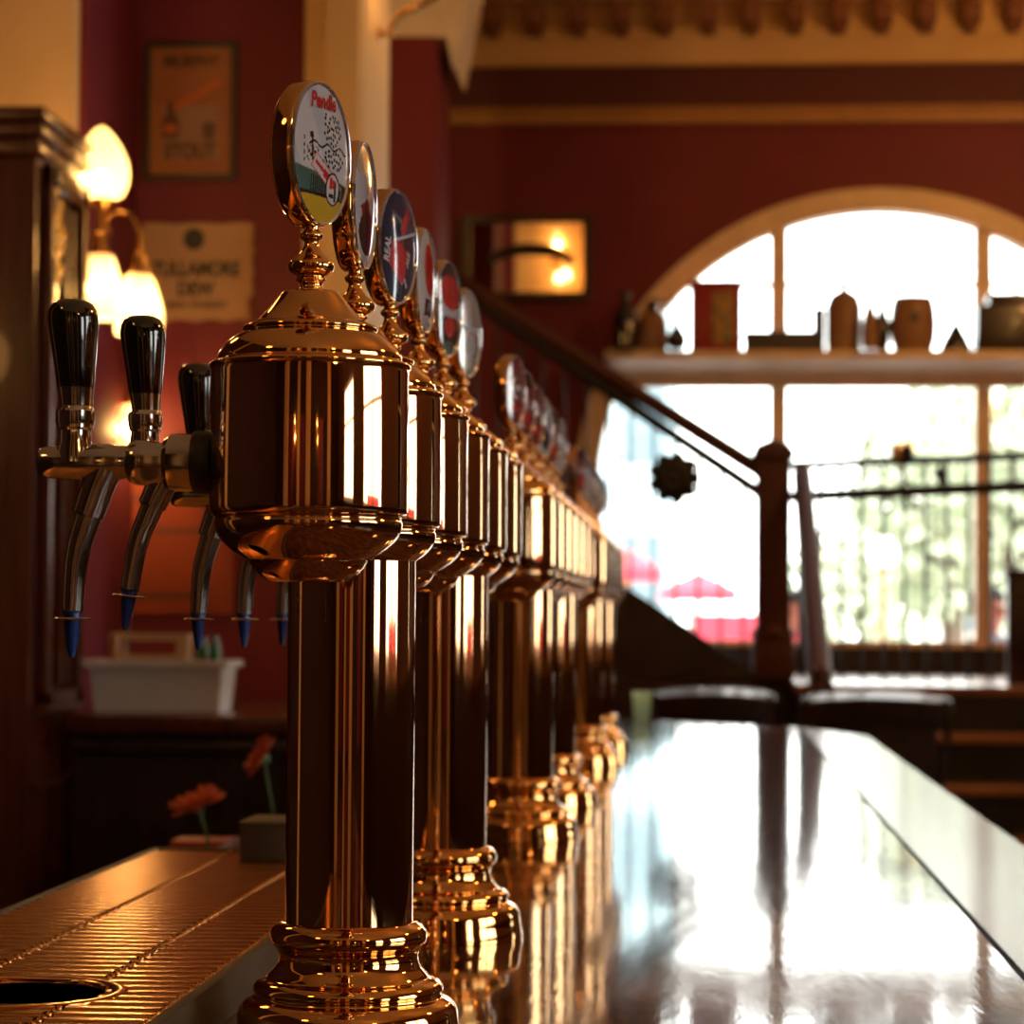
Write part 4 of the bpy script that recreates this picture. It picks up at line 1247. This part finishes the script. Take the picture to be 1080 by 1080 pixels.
# handrail of the lower flight coming towards the viewer
pa, pb, pd = at(846, 500, YN), at(866, 728, 10.0), at(867, 716, 10.05)
lr = empty('stair_handrail', (pb.x, pb.y, 0)); tag(lr, 'slanting dark handrail descending beside the newel post toward the bar', 'handrail')
mb = MB(); mb.tube([pa, pa.lerp(pb, 0.5), pb], [0.046, 0.050, 0.050], 14); mb.sphere(pa, 0.04, 14, 8); off(mb.build('rail', M['newel']), lr)
mb = MB(); mb.span((pb.x - 0.04, pb.y - 0.04, 0), (pb.x + 0.04, pb.y + 0.04, pb.z + 0.04), 0.008); mb.sphere((pb.x, pb.y, pb.z + 0.06), 0.04, 14, 8); off(mb.build('lower_post', M['newel']), lr)
mb = MB(); mb.tube([pa + Vector((0, 0, 0)), (pa.x, pa.y, zl + 0.003)], 0.014, 10); off(mb.build('upper_post', M['iron']), lr)

# landing railing in front of the window
ra, rb = at(835, 491, 12.9), at(1150, 478, 12.55)
qa, qb = at(835, 524, 12.9), at(1150, 510, 12.55)
rl = empty('landing_railing', ((ra.x + rb.x) / 2, ra.y, zl)); tag(rl, 'black iron railing with scrolls and thin balusters across the window landing', 'railing')
mb = MB(); mb.tube([ra, rb], 0.022, 10); off(mb.build('top_rail', M['iron']), rl)
mb = MB(); mb.tube([qa, qb], 0.030, 10); off(mb.build('lower_rail', M['iron']), rl)
for k in range(14):
    f = (k + 0.4) / 14
    u, t = ra.lerp(rb, f), qa.lerp(qb, f)
    mb = MB(); mb.tube([(t.x, t.y, zl), (t.x, t.y, u.z)], 0.010, 8); off(mb.build('baluster', M['iron']), rl)
def on_rail(px, A, B, py):
    f = (px - 835) / 315
    q = A.lerp(B, f)
    return at(px, py, q.y - CAM.y)
for px, py, r in ((904, 533, 0.032), (935, 532, 0.034), (957, 531, 0.030), (903, 512, 0.03), (956, 512, 0.026)):
    mb = MB(); mb.torus(on_rail(px, qa, qb, py), r, 0.007, 20, 6, Matrix.Rotation(PI / 2, 3, 'X')); off(mb.build('scroll', M['iron']), rl)
for px, py in ((898, 477), (914, 475)):
    c = on_rail(px, ra, rb, py)
    mb = MB(); mb.tube([c + Vector((-0.02, 0, 0.05)), c + Vector((0.0, 0, 0.0)), c + Vector((0.01, 0, -0.07))], 0.007, 8); mb.tube([c + Vector((0.035, 0, 0.05)), c + Vector((0.005, 0, 0.04)), c], 0.006, 8); off(mb.build('finial', M['iron']), rl)
c = on_rail(992, qa, qb, 503)
mb = MB(); mb.lathe([(0, 0.07), (0.012, 0.05), (0.045, 0.01), (0.02, -0.01), (0.012, -0.05)], c, 12); off(mb.build('finial', M['iron']), rl)
for px in (946, 957):
    c = on_rail(px, ra, rb, 478)
    mb = MB(); mb.lathe([(0.012, -0.06), (0.03, -0.02), (0.034, 0.02), (0.018, 0.05), (0, 0.06)], c, 12)
    off(mb.build('finial', M['goldpost'] if px == 946 else M['iron']), rl)

# star lantern hanging from the lower rail
sc_ = at(711, 504, YN - 0.13)
ln = empty('star_lantern', sc_); tag(ln, 'dark spiky ball ornament hanging below the stair rail', 'ornament')
mb = MB(); mb.sphere((0, 0, 0), 0.070, 20, 12)
for k in range(9):
    a = 2 * PI * k / 9
    d = Vector((math.cos(a), -0.2, math.sin(a)))
    mb.sphere(d * 0.066, 0.027, 10, 6)
    mb.sphere((math.cos(a + 0.3) * 0.04, -0.055, math.sin(a + 0.3) * 0.04), 0.018, 10, 6)
mb.build('ball', M['iron'], ln).scale = (1.4, 1.0, 1.4)
f = (711 - 803) / (470 - 803)
rz_ = a2.lerp(b2, f).z - sc_.z
mb = MB(); mb.tube([(0, 0, 0.06), (0, 0.03, rz_ * 0.6), (0, 0.09, rz_ - 0.002)], 0.004, 8); mb.build('cord', M['iron'], ln)

# settle end at the right edge
p0, p1 = at(1062, 700, 11.9), at(1090, 600, 11.9)
mb = MB(); mb.span((0, 0, 0), (0.40, 0.06, p1.z - zl - 0.02), 0.008); mb.span((-0.012, -0.012, p1.z - zl - 0.04), (0.412, 0.072, p1.z - zl), 0.01); mb.span((0.05, -0.008, 0.05), (0.35, 0.0, p1.z - zl - 0.09), 0.004)
o = mb.build('settle_end', M['darkwood'], None, (p0.x, p0.y, zl)); tag(o, 'dark wooden settle end on the landing at the right edge', 'bench')

# ------------------------------------------------------------ bar chairs
def bar_chair(loc, rz, label, sx=1.0):
    root = empty('bar_chair', loc, rz); root.scale = (sx, 1, 1); tag(root, label, 'chair', 'high-backed chairs at the far end of the bar')
    zt = 1.165
    def crest():
        mb = MB()
        n = 16
        pr = []
        for i in range(n + 1):
            t = -1 + 2 * i / n
            pr.append((0.245 * t, -0.05 * (1 - t * t) + 0.0, zt - 0.012 * t * t))
        rings = []
        for x, y, z in pr:
            rings.append([mb.bm.verts.new((x, y + a, z + b)) for a, b in ((-0.030, -0.085), (0.010, -0.085), (0.085, -0.012), (0.088, 0.0), (-0.028, -0.018), (-0.034, -0.026))])
        for a, b in zip(rings, rings[1:]):
            for k in range(6):
                mb.face((a[k], a[(k + 1) % 6], b[(k + 1) % 6], b[k]))
        mb.face(rings[0]); mb.face(rings[-1][::-1])
        for sx_ in (-1, 1):
            mb.lathe([(0, -0.024), (0.026, -0.022), (0.030, 0), (0.026, 0.022), (0, 0.024)], (0.245 * sx_, 0, zt - 0.045), 16, 'Y')
        return mb.mesh('crest_rail', M['darkwood'])
    put('crest_rail', cached('crest', crest), root)
    def back():
        mb = MB()
        n = 12
        rings = []
        for i in range(n + 1):
            t = -1 + 2 * i / n
            y = -0.045 * (1 - t * t)
            rings.append([mb.bm.verts.new((0.215 * t, y + a, z)) for a, z in ((-0.008, 0.78), (0.008, 0.78), (0.008, zt - 0.07), (-0.008, zt - 0.07))])
        for a, b in zip(rings, rings[1:]):
            for k in range(4):
                mb.face((a[k], a[(k + 1) % 4], b[(k + 1) % 4], b[k]))
        mb.face(rings[0]); mb.face(rings[-1][::-1])
        return mb.mesh('back_panel', M['darkwood'])
    put('back_panel', cached('cback', back), root)
    put('seat', cached('cseat', lambda: MB().box((0, 0.20, 0.76), (0.44, 0.42, 0.045), bev=0.015).mesh('seat', M['darkwood'])), root)
    for sx_ in (-1, 1):
        put('arm', cached('carm%d' % sx_, lambda: MB().tube([(0.24 * sx_, 0, zt - 0.05), (0.25 * sx_, 0.10, 1.06), (0.25 * sx_, 0.26, 1.0), (0.245 * sx_, 0.36, 0.995)], 0.016, 10).tube([(0.243 * sx_, 0.34, 0.995), (0.21 * sx_, 0.33, 0.77)], 0.013, 10).mesh('arm', M['darkwood'])), root)
        for yy in (0.03, 0.37):
            put('leg', cached('cleg%d%.2f' % (sx_, yy), lambda: MB().tube([(0.18 * sx_, yy, 0.75), (0.22 * sx_, yy + (0.03 if yy > 0.2 else -0.03), 0.0)], [0.020, 0.015], 10).mesh('leg', M['darkwood'])), root)
    put('foot_ring', cached('cring', lambda: MB().box((0, 0.0, 0.30), (0.40, 0.02, 0.025)).box((0, 0.40, 0.30), (0.40, 0.02, 0.025)).box((-0.205, 0.2, 0.30), (0.02, 0.40, 0.025)).box((0.205, 0.2, 0.30), (0.02, 0.40, 0.025)).mesh('foot_ring', M['darkwood'])), root)
c1_ = at(752, 730, 8.3); c2_ = at(924, 735, 8.0)
bar_chair((c1_.x, c1_.y, 0), math.radians(0), 'dark high-backed bar chair behind the bar end, left one of the pair', 0.74)
bar_chair((c2_.x, c2_.y, 0), math.radians(-6), 'dark high-backed bar chair beyond the bar corner, right one of the pair', 0.86)

# pale tumbler at the bar end
p = at(677, 758, 7.25)
mb = MB(); mb.lathe([(0, 0), (0.020, 0), (0.023, 0.008), (0.027, 0.070), (0.0285, 0.080), (0.0265, 0.080), (0.022, 0.012), (0, 0.010)], (0, 0, 0), 28)
o = mb.build('tumbler', M['mint'], None, (p.x, p.y, ZB)); tag(o, 'pale mint tumbler standing at the far end of the bar', 'glass')

# ------------------------------------------------- things on the window shelf
YS = 13.72
def shelf_at(px):
    q = at(px, 367, YS)
    return (q.x, yw(YS) - (0.16 if px in (660, 714, 915.5) else 0.0), zs1)
pxm = YS / F * 1.07
def sbottle(name, px, prof, m, label, cat, cap=None, seg=24):
    pr = [(r * pxm, z * pxm) for r, z in prof]
    cp = ([(r * pxm, z * pxm) for r, z in cap[0]], cap[1]) if cap else None
    return bottle(name, pr, shelf_at(px), m, label, cat, None, seg, cp)
o = sbottle('dark_bottle', 660, [(0, 0), (11, 0), (11.5, 28), (9, 38), (4.5, 44), (4.5, 53), (0, 53)], M['darkglass'], 'dark bottle at the left end of the window shelf', 'bottle', ([(5.5, 50), (5.5, 57), (0, 57)], M['ink']))
sbottle('stone_jug', 688, [(0, 0), (15, 0), (16, 20), (14.5, 34), (8, 40), (5, 42), (0, 42)], M['stone'], 'tan stoneware jug with a dark stopper left of the red tin', 'jug', ([(0, 41), (6, 41), (7, 46), (4, 52), (0, 52)], M['darkglass']))
sbottle('small_bottle', 714, [(0, 0), (7, 0), (10, 5), (10, 12), (5, 20), (3, 24), (3, 34), (0, 35)], M['darkglass'], 'small dark round bottle between stoneware jug and red tin', 'bottle')
w, hh = 50 * pxm, 69 * pxm
rt_ = empty('red_tin', shelf_at(755)); tag(rt_, 'large square red tin with a colourful label on the window shelf', 'tin')
mb = MB(); mb.span((-w / 2, -0.11, 0), (w / 2, 0.11, hh - 0.02), 0.008); mb.build('tin_body', M['redtin'], rt_)
mb = MB(); mb.span((-w / 2 - 0.005, -0.115, hh - 0.04), (w / 2 + 0.005, 0.115, hh), 0.008); mb.build('tin_lid', M['redtin'], rt_)
mb = MB(); mb.span((-0.02, -0.114, 0.03), (0.09, -0.108, hh - 0.06), 0.002); mb.build('tin_label', M['tinlabel'], rt_)
mb = MB(); mb.span((-35 * pxm, -0.10, 0), (33 * pxm, 0.10, 19 * pxm), 0.008); mb.span((-36 * pxm, -0.105, 14 * pxm), (34 * pxm, 0.105, 18 * pxm), 0.004)
o = mb.build('wooden_case', M['greycloth'], None, shelf_at(823)); tag(o, 'long low dark case lying on the window shelf by the mullion', 'case')
mb = MB(); mb.span((-5.5 * pxm, -0.04, 0), (5.5 * pxm, 0.04, 42 * pxm), 0.006); mb.span((-4 * pxm, -0.03, 42 * pxm), (4 * pxm, 0.03, 44 * pxm), 0.004)
q = shelf_at(860); o = mb.build('tall_carton', M['greycloth'], None, (q[0] + 0.02, q[1], q[2])); tag(o, 'narrow upright dark carton at the end of the low case', 'carton')
sbottle('stoneware_demijohn', 890, [(0, 0), (17, 0), (17.5, 20), (17.5, 45), (14, 55), (7, 60), (3, 62), (2.5, 69), (0, 70)], M['stone'], 'tall tan stoneware demijohn with a narrow stopper', 'jug', ([(0, 66), (3.2, 66), (3.2, 71), (0, 71)], M['darkglass']))
sbottle('brown_bottle', 915.5, [(0, 0), (8, 0), (8, 25), (5, 38), (2.5, 44), (2.5, 48), (0, 48)], M['stone'], 'slim tan bottle right of the demijohn', 'bottle')
sbottle('black_bottle', 930.5, [(0, 0), (5.5, 0), (7.5, 10), (7.5, 30), (4, 40), (2.5, 48), (0, 49)], M['darkglass'], 'slim black bottle left of the stoneware keg', 'bottle')
kg = sbottle('stoneware_keg', 963, [(0, 0), (18, 0), (22, 12), (23, 28), (21.5, 44), (18.5, 54), (0, 54)], M['stone'], 'round tan stoneware keg with a dark emblem', 'keg')
mb = MB(); mb.lathe([(0, -0.002), (0.028, -0.002), (0.028, 0.02), (0, 0.02)], (0, -22.6 * pxm, 32 * pxm), 20, 'Y'); mb.build('emblem', M['greycloth'], kg)
sbottle('cone_bell', 1008, [(0, 0), (15, 0), (15.5, 4), (11, 14), (4, 26), (1.5, 31), (0, 32)], M['darkglass'], 'small dark cone-shaped bell on the window shelf', 'bell')
bx = empty('dark_chest', shelf_at(1066)); tag(bx, 'dark lidded wooden chest at the right end of the window shelf', 'chest')
mb = MB(); mb.span((-35 * pxm, -0.13, 0), (35 * pxm, 0.13, 44 * pxm), 0.01); mb.build('chest_body', M['darkwood'], bx)
mb = MB(); mb.span((-24 * pxm, -0.12, 44 * pxm), (35 * pxm, 0.12, 56 * pxm), 0.02); mb.build('chest_lid', M['darkwood'], bx)
mb = MB(); mb.sphere((5 * pxm, 0, 57 * pxm), 0.018, 12, 8); mb.build('knob', M['iron'], bx)

# -------------------------------------------------------------- the street
mb = MB(); mb.span((-40, YF + 0.32, -0.3), (60, YF + 75, -0.12)); mb.span((XR + 0.27, -40, -0.3), (60, YF + 0.4, -0.12)); struct('floor_street', mb, M['pave'])
def facade(name, x0, x1, Y, h, m, label, nwx, nwz, depth=6):
    root = empty(name, ((x0 + x1) / 2, yw(Y), -0.12)); tag(root, label, 'building')
    mb = MB(); mb.span((x0, yw(Y), -0.12), (x1, yw(Y) + depth, h), 0.02); off(mb.build('wall', m), root)
    for i in range(nwx):
        for j in range(nwz):
            x = x0 + (x1 - x0) * (i + 0.5) / nwx; z = 1.2 + j * 3.0
            if z + 1.8 < h:
                mb = MB(); mb.span((x - 0.45, yw(Y) - 0.04, z), (x + 0.45, yw(Y) + 0.02, z + 1.7), 0.02); off(mb.build('window', M['winddark']), root)
    return root
facade('street_house', -6.5, -0.3, 46, 8.0, M['facade1'], 'pale blue house across the street seen under the stair rail', 5, 2)
facade('street_house', 5.0, 16.0, 52, 5.5, M['facade2'], 'cream house across the street behind the tree', 6, 1)
def parasol(px, py, Y, r, h_top, label):
    c = at(px, py, Y)
    root = empty('street_parasol', (c.x, c.y, -0.12)); tag(root, label, 'parasol', 'red parasols outside')
    z = c.z + 0.12
    MB().lathe([(r, z - 0.12), (r * 0.98, z), (r * 0.5, z + 0.10), (0.05, z + 0.17), (0, z + 0.19)], (0, 0, 0), 10).build('canopy', M['redcloth'], root)
    MB().tube([(0, 0, 0), (0, 0, z + 0.15)], 0.03, 8).build('pole', M['goldpost'], root)
    MB().lathe([(0, 0), (0.3, 0), (0.3, 0.06), (0, 0.08)], (0, 0, 0), 16).build('foot', M['bark'], root)
parasol(660, 600, 24, 0.35, 2.2, 'red street parasol seen just right of the farthest beer tower')
parasol(737, 622, 27, 0.42, 2.2, 'red street parasol left of the newel post beyond the window')
def barrier(x0, x1, y, z1, label, rz=0.0):
    root = empty('canvas_barrier', ((x0 + x1) / 2, y, -0.12), rz); tag(root, label, 'barrier', 'red canvas barriers outside')
    w = x1 - x0
    mb = MB(); mb.span((-w / 2, -0.012, 0.25), (w / 2, 0.012, z1 + 0.12), 0.008); mb.build('canvas', M['redcloth'], root)
    for s in (-1, 1):
        mb = MB(); mb.tube([(s * w / 2, 0, 0), (s * w / 2, 0, z1 + 0.16)], 0.025, 10); mb.lathe([(0, 0), (0.14, 0), (0.14, 0.03), (0, 0.05)], (s * w / 2, 0, 0), 14); mb.build('post', M['steel'], root)
p = at(770, 648, 20); q = at(812, 648, 20)
barrier(p.x - 0.3, q.x, p.y, p.z, 'red canvas barrier outside, low behind the newel post')
barrier(-1.1, 1.1, -0.2, 1.38, 'red canvas barrier outside the right-hand windows', PI / 2)
o = [x for x in C.objects if x.get('label') == 'red canvas barrier outside the right-hand windows'][0]; o.location = (7.6, -0.3, -0.12)
def tree(px, Y, zc_, r, label, n=900, hgt=1.0):
    c = at(px, 500, Y)
    root = empty('street_tree', (c.x, c.y, -0.12)); tag(root, label, 'tree', 'trees outside the window')
    mb = MB(); mb.tube([(0, 0, 0), (0.05, 0, zc_ * 0.5), (0, 0.05, zc_ + 0.3)], [0.16, 0.12, 0.07], 10)
    rr = random.Random(int(px))
    for k in range(6):
        a = rr.uniform(0, 6.28)
        mb.tube([(0.02, 0.02, zc_ * 0.6), (r * 0.5 * math.cos(a), r * 0.5 * math.sin(a), zc_ + rr.uniform(-0.2, 0.8))], [0.06, 0.03], 8)
    mb.build('trunk', M['bark'], root)
    mb = MB()
    for k in range(n):
        while True:
            d = Vector((rr.uniform(-1, 1), rr.uniform(-1, 1), rr.uniform(-1, 1)))
            if d.length < 1: break
        p = Vector((d.x * r, d.y * r, zc_ + d.z * r * hgt))
        ax = Vector((rr.uniform(-1, 1), rr.uniform(-1, 1), rr.uniform(-1, 1))).normalized()
        bx_ = ax.orthogonal().normalized()
        L = 0.16
        vs = [mb.bm.verts.new(p + v) for v in (ax * L, bx_ * L * 0.45, ax * -L, bx_ * -L * 0.45)]
        mb.face(vs)
    mb.build('crown', M['leaf'], root)
tree(1000, 27, 2.8, 1.0, 'leafy tree outside behind the right part of the window', 900, 1.3)
tree(915, 36, 2.0, 1.1, 'smaller leafy tree farther along the street', 700, 1.2)
tree(1085, 23, 2.6, 0.8, 'leafy tree at the right edge of the window view', 600, 1.5)
# globe street lamp
p = at(931, 583, 16.5)
root = empty('globe_lamp', (p.x, p.y, -0.12)); tag(root, 'white globe lamp on a slim gold post outside the window', 'street lamp')
MB().sphere((0, 0, p.z + 0.12), 0.095, 24, 14, (1, 1, 1.15)).build('globe', M['globe'], root)
MB().lathe([(0.10, 0), (0.10, 0.04), (0.04, 0.10), (0.028, 0.5), (0.022, p.z - 0.02), (0.05, p.z + 0.0), (0.05, p.z + 0.03), (0, p.z + 0.04)], (0, 0, 0), 16).build('lamp_post', M['goldpost'], root)

# people on the pavement outside
def person(px, py_top, Y, cloth, hair_m, label, turn=0.0):
    top = at(px, py_top, Y)
    H = top.z + 0.12
    root = empty('person', (top.x, top.y, -0.12), turn); tag(root, label, 'person')
    me = bpy.data.meshes.new('body')
    k = H / 1.62
    J = {'pelvis': (0, 0, .86), 'waist': (0, 0, 1.0), 'chest': (0, 0, 1.18), 'neck0': (0, 0, 1.34), 'neck': (0, -.01, 1.40), 'head0': (0, -.02, 1.46), 'head1': (0, -.02, 1.53), 'head2': (0, -.012, 1.58),
         'shl': (.16, 0, 1.30), 'ell': (.21, .02, 1.05), 'wrl': (.20, -.08, .84), 'hal': (.20, -.11, .75), 'shr': (-.16, 0, 1.30), 'elr': (-.21, .02, 1.05), 'wrr': (-.20, -.08, .84), 'har': (-.20, -.11, .75),
         'hil': (.085, 0, .82), 'knl': (.09, -.10, .47), 'anl': (.09, -.08, .08), 'tol': (.09, -.22, .03), 'hir': (-.085, 0, .82), 'knr': (-.09, .02, .46), 'anr': (-.09, .14, .10), 'tor': (-.09, .03, .03)}
    Rd = {'pelvis': .14, 'waist': .125, 'chest': .14, 'neck0': .075, 'neck': .05, 'head0': .070, 'head1': .078, 'head2': .060, 'shl': .06, 'ell': .042, 'wrl': .030, 'hal': .03, 'shr': .06, 'elr': .042, 'wrr': .030, 'har': .03,
          'hil': .085, 'knl': .06, 'anl': .042, 'tol': .03, 'hir': .085, 'knr': .06, 'anr': .042, 'tor': .03}
    names = list(J)
    E = [('pelvis', 'waist'), ('waist', 'chest'), ('chest', 'neck0'), ('neck0', 'neck'), ('neck', 'head0'), ('head0', 'head1'), ('head1', 'head2'), ('chest', 'shl'), ('shl', 'ell'), ('ell', 'wrl'), ('wrl', 'hal'),
         ('chest', 'shr'), ('shr', 'elr'), ('elr', 'wrr'), ('wrr', 'har'), ('pelvis', 'hil'), ('hil', 'knl'), ('knl', 'anl'), ('anl', 'tol'), ('pelvis', 'hir'), ('hir', 'knr'), ('knr', 'anr'), ('anr', 'tor')]
    me.from_pydata([Vector(J[n]) * k for n in names], [(names.index(a), names.index(b)) for a, b in E], [])
    me.materials.append(M['skin'])
    body = put('body', me, root)
    sk = body.modifiers.new('skin', 'SKIN')
    for i, n in enumerate(names):
        v = me.skin_vertices[0].data[i]
        v.radius = (Rd[n] * k, Rd[n] * k)
        v.use_root = (i == 0)
    body.modifiers.new('sub', 'SUBSURF').levels = 2
    body.modifiers['sub'].render_levels = 2
    mb = MB()
    mb.sphere((0, 0.012 * k, 1.545 * k), 0.106 * k, 20, 12, (0.95, 1.05, 1.0))
    mb.bm.verts.ensure_lookup_table()
    dl = [v for v in mb.bm.verts if (v.co.y < -0.055 * k and v.co.z < 1.55 * k) or v.co.z < 1.46 * k]
    bmesh.ops.delete(mb.bm, geom=dl, context='VERTS')
    hr = mb.build('hair', hair_m, root)
    hr.modifiers.new('thick', 'SOLIDIFY').thickness = 0.012
    mb = MB()
    mb.lathe([(0.165, 0.72), (0.155, 0.85), (0.145, 1.0), (0.165, 1.18), (0.175, 1.28), (0.12, 1.345), (0.075, 1.37)], (0, 0, 0), 28, sx=1.05, sy=0.78)
    for v in mb.bm.verts: v.co *= k
    mb.build('jacket', cloth, root)
    mb = MB()
    for s in (-1, 1):
        mb.sphere((0.030 * s * k, -0.092 * k, 1.515 * k), 0.011 * k, 10, 6)
    mb.build('eyes', M['hair'], root)
    mb = MB(); mb.tube([Vector((0, -0.088, 1.515)) * k, Vector((0, -0.112, 1.475)) * k, Vector((0, -0.09, 1.465)) * k], [0.008 * k, 0.014 * k, 0.010 * k], 8); mb.build('nose', M['skin'], root)
    return root
person(1043, 622, 15.4, M['cloth'], M['hair'], 'dark-haired person in a dark jacket outside, head at the right mullion', 0.9)
person(840, 626, 16.6, M['redcloth'], M['hair'], 'person in a red jacket outside, head between newel post and handrail', -0.7)

# ------------------------------------------------------------------ light
w = bpy.data.worlds.new('sky')
scene.world = w
w.use_nodes = True
bg = w.node_tree.nodes['Background']
bg.inputs['Color'].default_value = (1.0, 0.97, 0.93, 1)
bg.inputs['Strength'].default_value = 8.0

vs = scene.view_settings
vs.view_transform = 'Standard'
vs.look = 'None'
vs.gamma = 1
vs.use_curve_mapping = False
vs.exposure = 0.0
